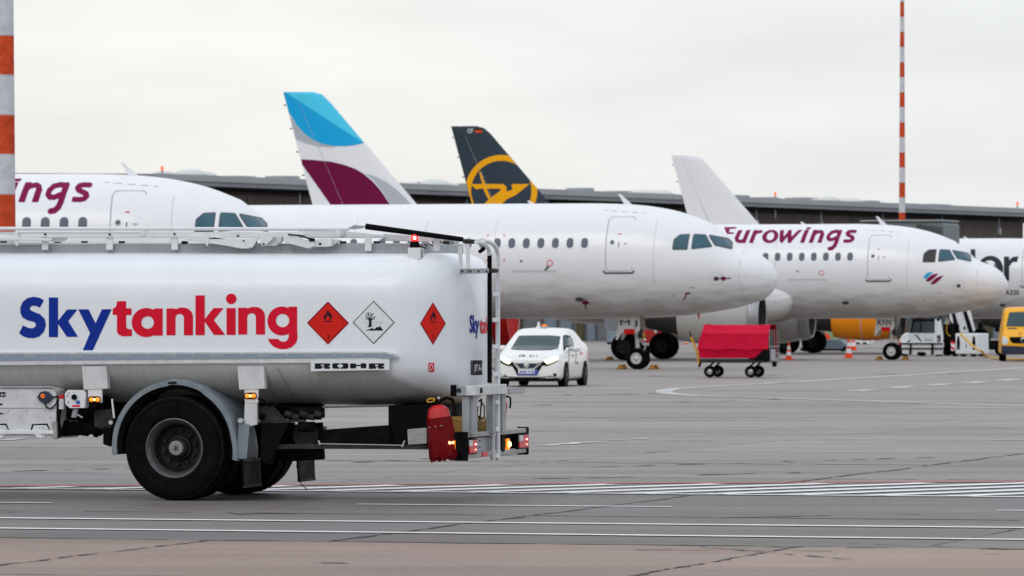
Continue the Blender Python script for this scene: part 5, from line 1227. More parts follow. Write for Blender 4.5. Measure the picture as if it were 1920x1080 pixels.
# ---- tail of D: yellow ring and bird
cx, cy = 940, 358
ring_ = S_ring(cx, cy, 62, 11)
tdec('emblem_ring', 'yel', rD, fskD, ring_, (870, 285, 1015, 395), 1.3)
bird = S_or(S_poly(z2([(1305,703),(1520,703),(1542,720),(1542,750),(1440,826),(1400,830),(1440,790),(1380,740),(1345,735)])), S_poly(z2([(1575,703),(1690,703),(1600,775),(1545,800),(1480,860),(1420,860),(1400,826),(1530,755),(1580,740)])))
hole = S_poly(z2([(1360,733),(1500,733),(1505,745),(1440,792)]))
tdec('emblem_bird', 'yel', rD, fskD, S_sub(bird, hole), (875, 340, 1000, 400), 1.1)
tdec('emblem_streak', 'yel', rD, fskD, S_poly(z2([(1366,625),(1376,625),(1420,745),(1445,800),(1425,800),(1400,750)])), (890, 318, 930, 400), 1.0, .016)
write('tail_lettering', 'CF', M['wprint'], rD, lambda s, t: fskD.cast(876.5+10.5*s, 249.5-8*t, .014), bold=.02)
tdec('flag', 'black', rD, fskD, S_box(891, 241.5, 904, 244.3), (890, 240, 905, 249), 1.0); tdec('flag', 'cone', rD, fskD, S_box(891, 244.3, 904, 248.5), (890, 240, 905, 249), 1.0)
# ---- lettering of D
sD = lambda x, z, o: skD.cast2((x, -6, z), (0, 1, 0), o)
def q3(p): return [(1340+x/3.31, 380+y/3.31) for x, y in p]
dor = [S_poly(q3([(1590,290),(1618,290),(1618,480),(1575,480)])),
       S_or(S_sub(S_circ(1340+1712/3.31, 380+408/3.31, 78/3.31, 78/3.31), S_circ(1340+1708/3.31, 380+410/3.31, 45/3.31, 52/3.31))),
       S_or(S_poly(q3([(1795,335),(1828,335),(1828,485),(1795,485)])), S_poly(q3([(1822,362),(1850,338),(1885,332),(1878,368),(1850,368),(1828,395)])))]
for f in dor: decal('letter', M['fink'], rD, skD, f, (1812, 462, 1915, 532), .9, .010)
write('type_lettering', 'A320', M['ink'], rD, lambda s, t: skD.cast(1885+25.5*s, 553-9.5*t, .010), bold=.02)
# ---- small marks on B and C
for cx_, cy_, s_ in ((1356, 522, 1),): 
    decal('pitot_cover', M['ewl'], rB, skB, S_or(S_box(cx_-3.5, cy_-3.5, cx_+4, cy_+3.5), S_seg(cx_-15, cy_, cx_+14, cy_-.6, .9)), (1338, 515, 1374, 530), .8, .02)
decal('valve_cover', M['ewl'], rB, skB, S_or(S_circ(1098, 567, 7, 3.5), S_seg(1098, 560, 1098, 578, 1)), (1088, 556, 1108, 580), .8, .02)
decal('hanging_pin', M['ewl'], rB, skB, S_or(S_seg(1282, 561, 1287, 553, 1.2), S_seg(1286, 550, 1293, 549, 1.5)), (1278, 545, 1298, 564), .8, .02)
decal('hanging_pin', M['mid'], rB, skB, S_or(S_seg(1022, 506, 1029, 500, 1.2), S_seg(1024, 499, 1027, 503, .8)), (1018, 496, 1032, 508), .8, .02)
for x, y, a_, b_ in ((914, 441, 1, 1), (946.5, 441, -1, 1), (913, 489, 1, -1), (946, 489, -1, -1)):
    decal('exit_corner_mark', M['red'], rB, skB, S_or(S_seg(x, y, x+3.5*a_, y-1, .6), S_seg(x, y, x, y+3*b_, .6)), (x-5, y-5, x+5, y+5), .6, .01)
MB().prism([(-2.9, -.05, 2.0), (-2.8, -.05, 2.0), (-2.85, -.05, 1.78)], (0, .05, 0)).build('drain_flag', M['ext'], rB)
# logo slashes on C's nose
for m, pts in (('cy1', [(1295,465),(1312,440),(1345,428),(1352,432),(1330,455),(1318,468),(1300,470)]), ('ew', [(1310,480),(1345,448),(1385,438),(1384,446),(1350,478),(1330,490),(1314,488)]), ('ew', [(1340,500),(1370,470),(1400,455),(1420,453),(1400,475),(1375,498),(1355,508),(1343,506)])):
    decal('logo_slash', M[m], rC, skC, S_poly(q3(pts)), (1728, 505, 1772, 536), .8, .01)
# chocks at nose wheels
def chock(fr, x, y, z, label):
    f2 = Fr((fr.M @ Vector((x, y, 0))).x, (fr.M @ Vector((x, y, 0))).y, math.degrees(fr.a)); t = thing('wheel_chock', f2, label, 'wheel chock', 'ochre chocks at the aircraft wheels')
    for s in (-.32, .32):
        MB().prism([(-.14, s-.09, 0), (.14, s-.09, 0), (.06, s-.09, .10), (.03, s-.09, .17), (-.03, s-.09, .17), (-.06, s-.09, .10)], (0, .18, 0)).build('block', M['chock'], t, bevel=.015)
    MB().cyl((0, -.3, .12), (0, .3, .12), .015, n=8).build('rod', M['mid'], t)
for fr, nm in ((FB, 'middle white airliner'), (FC, 'KNV airliner')):
    chock(fr, -5.07-.58, 0, 0, 'ochre wheel chock behind the nose wheels of the '+nm); chock(fr, -5.07+.58, 0, 0, 'ochre wheel chock in front of the nose wheels of the '+nm)
chock(FC, -16.1-.75, -3.8, 0, 'ochre wheel chock behind the near main wheels of the KNV airliner')
# ------------------------------------------------------------------ terminal building
BF = Fr(-25.2, 370, 58)
bld = thing('terminal_building', BF, 'long low dark terminal with grey overhanging roof edge and roof domes behind the airliners', 'building')
HB = 12.05
X0, X1 = -3.5, 138.5
MB().prism([(X0, -2.2, HB-.28), (X0, -2.2, HB), (X0, 16, HB+.35), (X0, 16, HB+.05)], (X1+16-X0, 0, 0)).build('roof', M['roofm'], bld)
box('roof_edge', M['roofe'], bld, X0, X1+16, -2.32, -2.2, HB-.42, HB+.04, .02)
box('roof_gutter', M['roofm'], bld, X0, X1+16, -2.18, -1.9, HB-.75, HB-.35, .02)
box('soffit', M['black'], bld, X0, X1+16, -1.9, 15, HB-.95, HB-.7, .02)
box('inner_wall', M['bwall'], bld, X0, X1, .35, 15, 0, HB-.9, 0)
x = X0; k = 0
while x < X1-.1:
    x1 = min(x+7.2, X1); box('wall_panel', M['bwall'], bld, x+.05, x1-.05, 0, .35, 4.2, HB-1.15, .03); x = x1; k += 1
rb2 = random.Random(4)
x = X0
cyc = ['slate', 'olive', 'slate', 'olive', 'slate', 'bluep', 'bluep', 'olive', 'bluep', 'slate']
k = 0
while x < X1-3:
    wd = rb2.choice((1.7, 2.3, 2.9)); m = cyc[k % 10]
    box('ground_floor_panel', M[m], bld, x+.06, x+wd-.12, .05, .34, 0, 4.1, .03); box('column', M['slate'], bld, x+wd-.1, x+wd+.12, -.15, .3, 0, 4.15, .02); x += wd+.1; k += 1
for i in range(16):
    xx = X0+8+i*11.5; ld_ = MB().cyl((xx, -1.2, HB-.95), (xx, -1.2, HB-1.9), .05, n=6); ld_.box(xx-.13, xx+.13, -1.35, -1.05, HB-2.4, HB-1.85); ld_.build('hanging_lamp', M['lgr'], bld)
def roof_x(px, v=-2.2):   # along the roof, seen at this column
    d = BF.I.to_3x3() @ ray(px, 400); t = (v-BF.c.y)/d.y; return (BF.c+d*t).x
for px, r_, h in ((306, 1.8, .9), (357, 2.6, 1.3), (381, 2.2, 1.0), (768, 1.8, .7), (815, 2.6, 1.3), (838, 2.2, .9), (1207, 2.4, 1.0), (1236, 2.6, 1.1), (1531, 1.6, .7), (1554, 2.2, 1.2), (1592, 2.8, 1.1), (1185, 1.5, .6)):
    xx = roof_x(px, 4); r_ *= .5; h *= .5; mb = MB(); mb.lathe([(r_, 0), (r_*.97, h*.35), (r_*.8, h*.72), (r_*.45, h*.95), (0, h)], (xx, 4, HB+.1), (0, 0, 1), 20); o = mb.build('skylight_dome', M['sky_light'], bld); MB().lathe([(r_*1.08, -.2), (r_*1.08, .18), (r_, .2)], (xx, 4, HB+.1), (0, 0, 1), 20).build('dome_kerb', M['slate'], o)
for i in range(22):
    xx = X0+3+i*6.3; 
    if i % 4 != 2 and i > 1: box('roof_vent', M['roofe'], bld, xx, xx+1.2+rb2.random()*2.5, 6, 8, HB+.1, HB+.45+.25*rb2.random(), .05)
for px, top in ((317, 311), (1465, 360), (1918.5, 378)):
    xx = roof_x(px); p0 = Vector((xx, -1.6, HB-1.6 if px == 1465 else HB)); dist = (BF.M @ p0).y
    zt = CZ+(HY-top)*dist/F
    f2 = Fr((BF.M @ p0).x, dist, 58); nm = {317: 'terminal roof above the left airliner', 1465: 'roof between plain tail and tall mast', 1918.5: 'far right end of the terminal roof'}[px]
    t = thing('obstruction_light', f2, 'thin pole with a red light on the '+nm, 'warning light', 'red obstruction lights on the terminal roof')
    MB().cyl((0, 0, p0.z), (0, 0, zt-.3), .075, n=8).build('pole', M['grey'], t)
    MB().cyl((0, 0, zt-.32), (0, 0, zt), .12, .09, n=12).build('lamp', mat('obstruction_lens', (.9, .12, .04), .3, emit=1.2, ecol=(1, .12, .05)) if px == 317 else bpy.data.materials['obstruction_lens'], t)
# ------------------------------------------------------------------ jet bridge
JF = at_px(1722, 262, -20)
jb = thing('passenger_boarding_bridge', JF, 'green-grey ribbed passenger boarding bridge standing behind the KNV airliner', 'boarding bridge')
def jz(py, d=262): return CZ+(HY-py)*d/F
MB().prism([(-1.7, -1.5, jz(505)), (-1.7, -1.5, jz(417)), (1.55, -1.5, jz(416)), (1.75, -1.5, jz(422)), (1.75, -1.5, jz(505))], (0, 3.0, 0)).build('cab', M['bridge'], jb, bevel=.05)
MB().prism([(-10, -1.0, jz(505)+.3), (-10, -1.0, jz(424)), (-1.6, -1.0, jz(417)-.02), (-1.6, -1.0, jz(505))], (0, 2.4, 0)).build('tunnel', M['bridge'], jb, bevel=.05)
box('roof_plate', M['roofe'], jb, -2.6, 1.7, -1.65, 1.6, jz(416), jz(413.5), .02)
for k in range(9): box('bellows_rib', M['bridged'], jb, .35+k*.155, .42+k*.155, -1.62, 1.55, jz(505), jz(421-0.0)-.02*k, .01)
for k in range(6): box('wall_rib', M['bridged'], jb, -9+k*1.4, -8.93+k*1.4, -1.05, -1.0, jz(500)+.2, jz(428), .01)
for xx in (-.2, 1.0):
    for yy in (-.9, .9): MB().cyl((xx, yy, .4), (xx, yy, jz(505)+.1), .16, n=14).build('support_leg', M['bridged'], jb)
    box('leg_beam', M['bridged'], jb, xx-.2, xx+.2, -1.3, 1.3, .35, .7, .03)
    for yy in (-1.2, 1.2): MB().cyl((xx, yy-.15, .4), (xx, yy+.15, .4), .4, n=20).build('wheel', M['rubber2'], jb)
# ------------------------------------------------------------------ lattice-free light masts
def mast(px, dist, r0, r1, bandlen, ztop, phase, label):
    f2 = Fr((px-960)/F*dist, dist, 0); t = thing('floodlight_mast', f2, label, 'light mast', 'red and white banded masts')
    z = -phase; k = 0
    while z < ztop:
        za, zb_ = max(z, 0), min(z+bandlen, ztop)
        if zb_ > za:
            ra_, rb_2 = r0+(r1-r0)*za/ztop, r0+(r1-r0)*zb_/ztop
            o = MB().cyl((0, 0, za), (0, 0, zb_), ra_, rb_2, n=28, caps=False).build('red_band' if k % 2 else 'white_band', M['mastr' if k % 2 else 'mastw'], t)
            MB().cyl((0, 0, zb_-.02), (0, 0, zb_-.005), rb_2+.004, rb_2+.004, n=28).build('joint_ring', M['lineg'], o)
        z += bandlen; k += 1
    MB().box(-1.2, 1.2, -.3, .3, ztop-.1, ztop+.2).build('lamp_frame', M['grey'], t, bevel=.02)
    MB().cyl((0, 0, 0), (0, 0, .12), r0*1.8, n=28).build('base_plate', M['grey'], t)
# left mast: bands 66-140 red ... at about 105 m
dL = 105; bl = 74.4*dL/F
zb66 = CZ+(HY-66)*dL/F      # top of a red band
n_ = math.floor(zb66/bl); ph = (n_+1)*bl-zb66 if False else 0
# red bands are odd k: k-th band spans (-phase+k*bl, +bl); want zb66 = -phase+(k+1)*bl with k odd
kk = int(zb66/bl)+1; kk = kk if kk % 2 == 0 else kk+1
mast(5.5, dL, .29, .12, bl, 19, kk*bl-zb66, 'thick red and white banded mast at the left edge rising behind the tank truck')
dR = 290; bl2 = 28.2*dR/F; z_ = CZ+(HY-285.5)*dR/F; kk = int(z_/bl2)+1; kk = kk if kk % 2 == 0 else kk+1
mast(1691.5, dR, .22, .09, bl2, 24, kk*bl2-z_, 'thin red and white banded mast rising behind the boarding bridge at the right')
# ------------------------------------------------------------------ lofted road vehicles
def cr(P, m):
    """Catmull-Rom resample along axis 0"""
    P = np.asarray(P, float); n = len(P); out_ = []
    for i in range(n-1):
        p0, p1, p2, p3 = P[max(i-1, 0)], P[i], P[i+1], P[min(i+2, n-1)]
        for k in range(m):
            t = k/m; a = np.where(np.abs(p2-p1) < 1e-9, 0, 1)
            m1, m2 = (p2-p0)/2, (p3-p1)/2
            out_.append((2*t**3-3*t**2+1)*p1+(t**3-2*t**2+t)*m1*.8+(-2*t**3+3*t**2)*p2+(t**3-t**2)*m2*.8)
    out_.append(P[-1]); return np.array(out_)
def shell(secs, m1=4, m2=3):
    """secs: (x, [(y,z)...]) half outlines from the sill to the roof centre"""
    G = np.array([[(s[0]+(q[2] if len(q) > 2 else 0), q[0], q[1]) for q in s[1]] for s in secs])
    G = cr(G, m1); G = np.swapaxes(cr(np.swapaxes(G, 0, 1), m2), 0, 1)
    rows = []
    for r in G:
        left = [(p[0], -p[1], p[2]) for p in r]; right = [(p[0], p[1], p[2]) for p in r[::-1]]
        rows.append(left+right[1:])
    mb = MB(); mb.grid(rows); mb.add(rows[0], [tuple(range(len(rows[0])))]); mb.add(rows[-1], [tuple(range(len(rows[-1])))])
    return mb
# electric hatchback, facing the camera
CF = Fr((989.5-960)/F*137.5, 137.5, -101.5)
car = thing('hatchback_car', CF, 'white electric hatchback with glowing headlights and orange roof beacon beside the truck ladder', 'car')
def sec(x, w, zs, zsh, zbelt, yb, zr, yr, zroof, fx=0):
    return (-x, [(w*.80, zs), (w*.97, zs+.06), (w, (zs+zsh)/2), (w*.985, zsh), (yb, zbelt), ((yb+yr)/2+.01, (zbelt+zr)/2), (yr, zr), (yr*.55, zroof-.008), (0, zroof)])
cs_ = [sec(.0, .60, .24, .50, .60, .52, .66, .42, .68), sec(.03, .76, .20, .56, .70, .66, .76, .52, .775), sec(.12, .85, .18, .64, .79, .77, .83, .60, .85),
       sec(.34, .885, .17, .72, .86, .82, .90, .66, .925), sec(.75, .895, .17, .80, .95, .84, .985, .72, 1.015), sec(1.05, .895, .17, .84, .99, .85, 1.03, .76, 1.06),
       sec(1.22, .895, .17, .88, 1.01, .86, 1.10, .80, 1.14), sec(1.60, .895, .17, .89, 1.03, .86, 1.31, .735, 1.36), sec(1.98, .895, .17, .90, 1.04, .86, 1.475, .68, 1.52),
       sec(2.3, .895, .17, .90, 1.04, .86, 1.515, .665, 1.565), sec(3.0, .895, .17, .92, 1.06, .85, 1.50, .65, 1.56), sec(3.7, .885, .18, .95, 1.10, .81, 1.38, .62, 1.46),
       sec(4.15, .86, .22, .97, 1.14, .76, 1.20, .62, 1.28), sec(4.40, .80, .30, .85, 1.0, .70, 1.05, .58, 1.08), sec(4.47, .6, .38, .7, .85, .55, .9, .4, .92)]
body = shell(cs_).build('body', M['carw'], car, ang=70)
CS = Skin(CF, [body])
def cpx(name, m, f, bb, cell=.8, off=.010, par=car, **kw): return decal(name, M[m], par, CS, f, bb, cell, off, **kw)
# convert from the 8x enlargement (origin 920,600)
def c8(p): return [(920+x/8, 600+y/8) for x, y in p]
cpx('windscreen_surround', 'sill', S_poly(c8([(300,440),(425,238),(600,232),(900,232),(1045,246),(1030,360),(1000,430),(900,452),(600,456),(380,448)])), (955, 628, 1053, 660), .8, .006)
cpx('windscreen', 'glassg', S_poly(c8([(318,428),(430,246),(600,240),(900,240),(1036,252),(1022,360),(990,424),(900,442),(600,446),(390,440)])), (955, 628, 1053, 660), .8, .012)
cpx('window_frame', 'black', S_poly(c8([(1082,238),(1125,222),(1190,240),(1225,300),(1250,390),(1190,402),(1130,412),(1098,480),(1086,400)])), (1050, 622, 1080, 664), .7, .006)
cpx('door_seam', 'lineg', S_or(S_line(c8([(1170,400),(1175,520),(1165,700),(1150,840)]), .5), S_line(c8([(1262,400),(1285,520),(1270,640)]), .5)), (1060, 645, 1090, 712), .6, .008)
cpx('shoulder_line', 'lineg', S_line(c8([(1100,560),(1200,530),(1320,520)]), .4), (1055, 660, 1092, 675), .6, .008)
cpx('door_handle', 'mid', S_box(1073, 666, 1075.5, 668), (1072, 665, 1077, 669), .5, .012)
cpx('tail_lamp', 'redlamp', S_poly(c8([(1330,450),(1350,480),(1380,500),(1370,520),(1345,500)])), (1083, 654, 1095, 668), .5, .012)
cpx('headlight_edge', 'black', S_poly(c8([(760,680),(810,625),(850,664),(1000,612),(1015,590),(1010,620),(850,690)])), (1012, 672, 1050, 690), .7, .012)
cpx('headlight_edge', 'black', S_poly(c8([(146,600),(200,640),(265,668),(305,640),(340,690),(250,690),(146,640)])), (935, 672, 965, 690), .7, .012)
cpx('side_window', 'glassg', S_poly(c8([(1092,250),(1125,235),(1150,275),(1178,380),(1130,400),(1100,415)])), (1050, 625, 1080, 660), .8, .010)
cpx('side_window', 'glassg', S_poly(c8([(1150,250),(1190,262),(1222,320),(1240,385),(1190,395),(1170,330)])), (1060, 625, 1080, 655), .8, .010)
cpx('headlight', 'head', S_poly(c8([(800,622),(850,590),(930,558),(1000,550),(1018,575),(990,605),(900,648),(850,664)])), (1015, 665, 1050, 686), .7, .014)
cpx('headlight', 'head', S_poly(c8([(146,575),(160,548),(220,568),(290,600),(306,640),(270,664),(200,630)])), (935, 665, 962, 686), .7, .014)
gr = cpx('grille', 'black', S_poly(c8([(305,625),(380,650),(420,742),(650,742),(710,648),(800,622),(845,668),(770,690),(715,790),(680,830),(400,830),(360,750),(320,690)])), (955, 675, 1030, 706), .8, .010)
cpx('grille_mesh', 'navy', S_poly(c8([(385,650),(708,650),(650,722),(440,722)])), (965, 678, 1012, 694), .7, .018)
cpx('grille_trim', 'chrome', S_line(c8([(352,650),(425,738),(640,742),(755,648)]), 1.1), (960, 678, 1018, 696), .6, .022)
MB().lathe([(.0, .02), (.07, .015), (.075, 0)], CS.cast(987.5, 685, .03), (1, 0, 0), 20).build('badge', M['chrome'], car)
cpx('bumper_slot', 'black', S_or(S_poly(c8([(150,800),(215,808),(240,845),(400,856),(700,856),(890,842),(920,800),(985,800),(985,845),(900,850),(700,868),(400,868),(230,856),(150,840)]))), (935, 698, 1046, 712), .8, .012)
cpx('bumper_lip', 'white', S_poly(c8([(140,868),(400,880),(800,880),(1040,868),(1060,905),(800,898),(400,898),(140,905)])), (935, 706, 1055, 715), .8, .02)
for x, y in ((1034, 703.5), (943, 703.5)): MB().ball(CS.cast(x, y, .01) or Vector((-.1, 0, .3)), .05, .07, .045, 12).build('fog_lamp', M['lampw'], car)
pb = CS.cast(988, 697, .02)
pt = MB().box(pb.x, pb.x+.02, -.25, .27, pb.z-.055, pb.z+.06).build('number_plate', M['wprint'], car, bevel=.004)
MB().box(pb.x+.02, pb.x+.023, .20, .268, pb.z-.052, pb.z+.057).build('plate_band', M['platebl'], pt)
MB().box(pb.x-.0, pb.x+.021, -.25, .268, pb.z-.085, pb.z-.056).build('plate_holder', M['platebl'], pt)
write('lettering', 'ES F 4606', M['platebl'], pt, lambda s, t: Vector((pb.x+.024, .18-.40*s, pb.z-.035+.07*t)), bold=.02)
for tx, x0, x1 in (('FR', 973, 985), ('211', 991.5, 1008)): write('bonnet_lettering', tx, M['mid'], car, lambda s, t, x0=x0, x1=x1: CS.cast(x0+(x1-x0)*s, 669.5-4*t, .012), shear=.2)
for s, yy in ((1, 1), (-1, -1)):
    MB().ball((-1.55, yy*1.0, 1.01), .09, .13, .085, 14).build('wing_mirror', M['carw'], car)
    MB().bar((-1.52, yy*.84, .98), (-1.54, yy*.95, .97), .05, .04).build('mirror_stay', M['black'], car)
for x_, wy in ((-.78, .80), (-3.48, .80)):
    for s in (-1, 1):
        w_ = bpy.data.objects.new('wheel', None); w_.location = (x_, s*wy, 0); link(w_, car)
        MB().lathe([(.20, -.10), (.29, -.105), (.315, -.09), (.318, 0), (.315, .09), (.29, .105), (.20, .10)], (0, 0, .318), (0, 1, 0), 32).build('tyre', M['rubber2'], w_)
        rm = MB(); rm.lathe([(.205, s*.09), (.20, s*.06), (.0, s*.07)], (0, 0, .318), (0, 1, 0), 28)
        for k in range(5):
            a = k*1.2566; rm.bar((0, s*.10, .318), (.2*math.cos(a), s*.10, .318+.2*math.sin(a)), .05, .03)
        rm.build('rim', M['rim'], w_)
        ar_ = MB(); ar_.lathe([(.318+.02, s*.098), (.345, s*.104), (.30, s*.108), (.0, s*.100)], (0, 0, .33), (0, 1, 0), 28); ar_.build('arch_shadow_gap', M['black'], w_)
box('underbody', M['black'], car, -4.2, -.25, -.78, .78, .14, .24, .02)
MB().prism([(.02, -.55, .15), (.0, -.8, .17), (-.2, -.84, .17), (-.2, .84, .17), (.0, .8, .17), (.02, .55, .15)], (0, 0, .06)).build('splitter', M['black'], car)
MB().cyl((-2.3, -.0, 1.565), (-2.3, -.0, 1.60), .09, n=20).build('beacon_foot', M['lgr'], car)
MB().cyl((-2.3, .0, 1.60), (-2.3, .0, 1.665), .075, .06, n=20).build('roof_beacon', M['orange'], car)
MB().lathe([(.10, 0), (.05, .05), (.035, .10), (.038, .15), (.025, .165), (0, .17)], (-2.35, -.17, 1.555), (0, 0, 1), 16).build('roof_aerial', M['white'], car)
write('door_lettering', 'FR', M['mid'], car, lambda s, t: CS.cast(1083-4+5*s, 683-5*t, .01))
# yellow van
VD = 218.5
VF = Fr((1921-960)/F*VD, VD, -94)
van = thing('panel_van', VF, 'yellow delivery van with a dark bumper parked facing the camera at the right edge', 'van')
def vs(x, w, zs, zsh, zbelt, yb, zr, yr, zroof): return (-x, [(w*.9, zs), (w, zs+.1), (w, (zs+zsh)/2), (w*.985, zsh), (yb, zbelt), ((yb+yr)/2, (zbelt+zr)/2), (yr, zr), (yr*.6, zroof-.01), (0, zroof)])
vsx = [vs(0, .72, .35, .72, .86, .62, .92, .5, .95), vs(.06, .90, .30, .78, .95, .80, 1.0, .6, 1.03), vs(.3, .97, .28, .9, 1.12, .88, 1.16, .7, 1.18), vs(.75, .99, .28, 1.0, 1.25, .90, 1.32, .78, 1.34),
       vs(.95, .99, .28, 1.05, 1.30, .92, 1.50, .84, 1.52), vs(1.45, .99, .28, 1.1, 1.32, .94, 1.98, .80, 2.03), vs(1.75, .99, .28, 1.1, 1.32, .945, 2.17, .78, 2.24), vs(2.2, .99, .28, 1.1, 1.32, .95, 2.22, .78, 2.31), vs(4.3, .99, .28, 1.1, 1.32, .95, 2.22, .78, 2.31), vs(4.4, .97, .3, 1.1, 1.32, .93, 2.18, .76, 2.27)]
vb = shell(vsx).build('body', M['vany'], van, ang=60); VS = Skin(VF, [vb])
def v8(p): return [(1780+x/8.307, 560+y/8.307) for x, y in p]
def vpx(name, m, f, bb, cell=.7, off=.012): return decal(name, M[m], van, VS, f, bb, cell, off)
def mirx(px): return 2*1921-px
def vsym(name, m, pts, off=.012, both=True):
    P = v8(pts); vpx(name, m, S_poly(P), (min(p[0] for p in P)-1, min(p[1] for p in P)-1, max(p[0] for p in P)+1, max(p[1] for p in P)+1), .7, off)
    if both:
        P = [(mirx(x), y) for x, y in P]; vpx(name, m, S_poly(P), (min(p[0] for p in P)-1, min(p[1] for p in P)-1, max(p[0] for p in P)+1, max(p[1] for p in P)+1), .7, off)
cx_ = (1921-1780)*8.307
vsym('windscreen', 'glassg', [(885, 435), (905, 330), (935, 215), (cx_+2, 205), (cx_+2, 438)])
vsym('headlight', 'lampw', [(825, 700), (830, 590), (880, 600), (915, 640), (920, 700), (870, 720)])
vsym('bumper', 'navy', [(815, 860), (815, 735), (930, 735), (cx_, 745), (cx_, 880), (930, 880)], .02)
vsym('grille', 'black', [(935, 600), (cx_, 598), (cx_, 700), (990, 695), (950, 660)])
vsym('bonnet_vent', 'sill', [(905, 455), (1050, 455), (1050, 475), (910, 475)])
MB().lathe([(.10, 0), (.12, .02), (.10, .03)], VS.cast(1919, 638, .03), (1, 0, 0), 24).bar(VS.cast(1919, 638, .04), VS.cast(1919, 633, .04), .02, .02).build('badge', M['chrome'], van)
box('bumper_block', M['navy'], van, -.35, -.02, -.93, .93, .30, .62, .05)
for s in (-1, 1):
    for x_ in (-.9, -3.6):
        w_ = bpy.data.objects.new('wheel', None); w_.location = (x_, s*.87, 0); link(w_, van)
        MB().lathe([(.20, -.11), (.32, -.115), (.345, -.09), (.348, .09), (.32, .115), (.20, .11)], (0, 0, .348), (0, 1, 0), 28).build('tyre', M['rubber2'], w_); MB().cyl((0, -.09, .348), (0, .09, .348), .21, n=24).build('rim', M['rim'], w_)
    box('wing_mirror', M['black'], van, -1.15, -1.0, s*1.02, s*1.22, 1.25, 1.6, .03)
write('bonnet_lettering', '23', M['mid'], van, lambda s, t: VS.cast(1909+6*s, 628.5-4*t, .012))
# ------------------------------------------------------------------ baggage cart
GF = Fr((1388-960)/F*159.5, 159.5, -14)
cart = thing('baggage_cart', GF, 'baggage cart under a crimson tarpaulin standing on the open apron', 'baggage cart')
def gp(px, py, v=-.75): return GF.at(px, py, v)
Y0, Y1 = -.75, .75
dz = gp(1350, 676).z
box('deck', M['mid'], cart, gp(1312, 676).x, gp(1430, 676).x, Y0, Y1, gp(1350, 680).z, gp(1350, 673.5).z, .01)
box('deck_edge', M['mid'], cart, gp(1312, 676).x, gp(1432, 676).x, Y0-.02, Y0, gp(1350, 679).z, gp(1350, 674).z, .004)
tp = MB(); N_S = 18; xa, xb = gp(1308, 640).x, gp(1441, 640).x
rc_ = random.Random(9); rowsT = []
for i in range(N_S+1):
    t = i/N_S; x = xa+(xb-xa)*t; e = .10 if i in (0,) else 0
    zt = gp(1380, 608, -.35).z-(.02 if 0 < i < N_S else 0)+.008*math.sin(i*1.7); zs = gp(1380, 625).z+.008*math.sin(i*1.1); zm = gp(1380, 655).z+.015*math.sin(i*.8+1); zb_ = gp(1380, 671.5).z
    inx = .13 if i == 0 else 0
    r_ = [(x+inx*.4, Y0+.03, zb_), (x+inx*.2, Y0-.01+.012*math.sin(i*.9), zm-.04), (x, Y0-.05+.015*math.sin(i*1.3), zm), (x+inx*.3, Y0-.01+.01*math.sin(i*2.1), (zm+zs)/2), (x+inx*.9, Y0+.01, zs), (x+inx*1.7, Y0+.36, zt), (x+inx*1.7, Y1-.36, zt), (x+inx*.9, Y1, zs), (x, Y1+.03, zm), (x+inx*.4, Y1-.03, zb_)]
    rowsT.append(r_)
tp.grid(rowsT); tp.add(rowsT[0], [tuple(range(10))]); tp.build('tarpaulin', M['tarp'], cart, ang=25)
MB().prism([gp(1410, 676, -.79), gp(1432, 655, -.79), gp(1443, 655, -.79), gp(1443, 676, -.79)], (0, .04, 0)).build('open_corner', M['black'], cart)
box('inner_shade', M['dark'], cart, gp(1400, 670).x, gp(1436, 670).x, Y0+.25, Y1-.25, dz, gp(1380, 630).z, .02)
for i, v in enumerate((-.74, -.35, .05, .45, .74)):
    x = gp(1441, 640).x+.03; MB().tube([(x, v, dz-.12), (x, v, gp(1380, 640).z), (x-.02, v*.85, gp(1380, 618).z)], .014, 6).build('end_post', M['galv'], cart)
for zz_ in (650, 664, 675): MB().tube([(gp(1441, 640).x+.04, -.75, gp(1380, zz_).z), (gp(1441, 640).x+.04, .75, gp(1380, zz_).z)], .016, 6).build('end_rail', M['galv'], cart)
xe = gp(1441, 640).x+.04
box('end_panel', M['grey'], cart, xe-.0, xe+.03, -.7, .0, gp(1380, 676).z, gp(1380, 655).z, .005)
box('tow_hitch', M['dark'], cart, xe-.05, xe+.05, -.12, .12, gp(1380, 688).z, gp(1380, 678).z, .02)
for px, v in ((1331, -.62), (1407.5, -.62)):
    for s in (-1, 1):
        c = gp(px, 696, v); w_ = bpy.data.objects.new('wheel', None); w_.location = (c.x, s*.6, 0); link(w_, cart)
        MB().lathe([(.09, -.07), (.15, -.08), (.18, -.06), (.186, 0), (.18, .06), (.15, .08), (.09, .07)], (0, 0, .186), (0, 1, 0), 28).build('tyre', M['rubber2'], w_)
        MB().lathe([(.10, -.05), (.08, -.03), (.03, -.05), (0, -.05)], (0, 0, .186), (0, 1, 0), 20).build('rim', M['alu'], w_)
    MB().bar((c.x, -.6, .22), (c.x, .6, .22), .08, .08).bar((c.x-.15, -.5, .24), (c.x+.12, -.5, dz-.03), .06, .05).bar((c.x-.15, .5, .24), (c.x+.12, .5, dz-.03), .06, .05).build('axle_frame', M['dark'], cart)
MB().tube([gp(1311, 683, 0), gp(1307, 660, 0), gp(1296, 632, 0)], .035, 8).build('drawbar', M['yellow'], cart)
MB().tube([gp(1296, 632, 0), gp(1293, 621, 0)], .02, 8).build('tow_eye', M['dark'], cart)
MB().tube([gp(1311, 688, 0), gp(1314, 678, 0)], .04, 8).build('drawbar_hinge', M['dark'], cart)
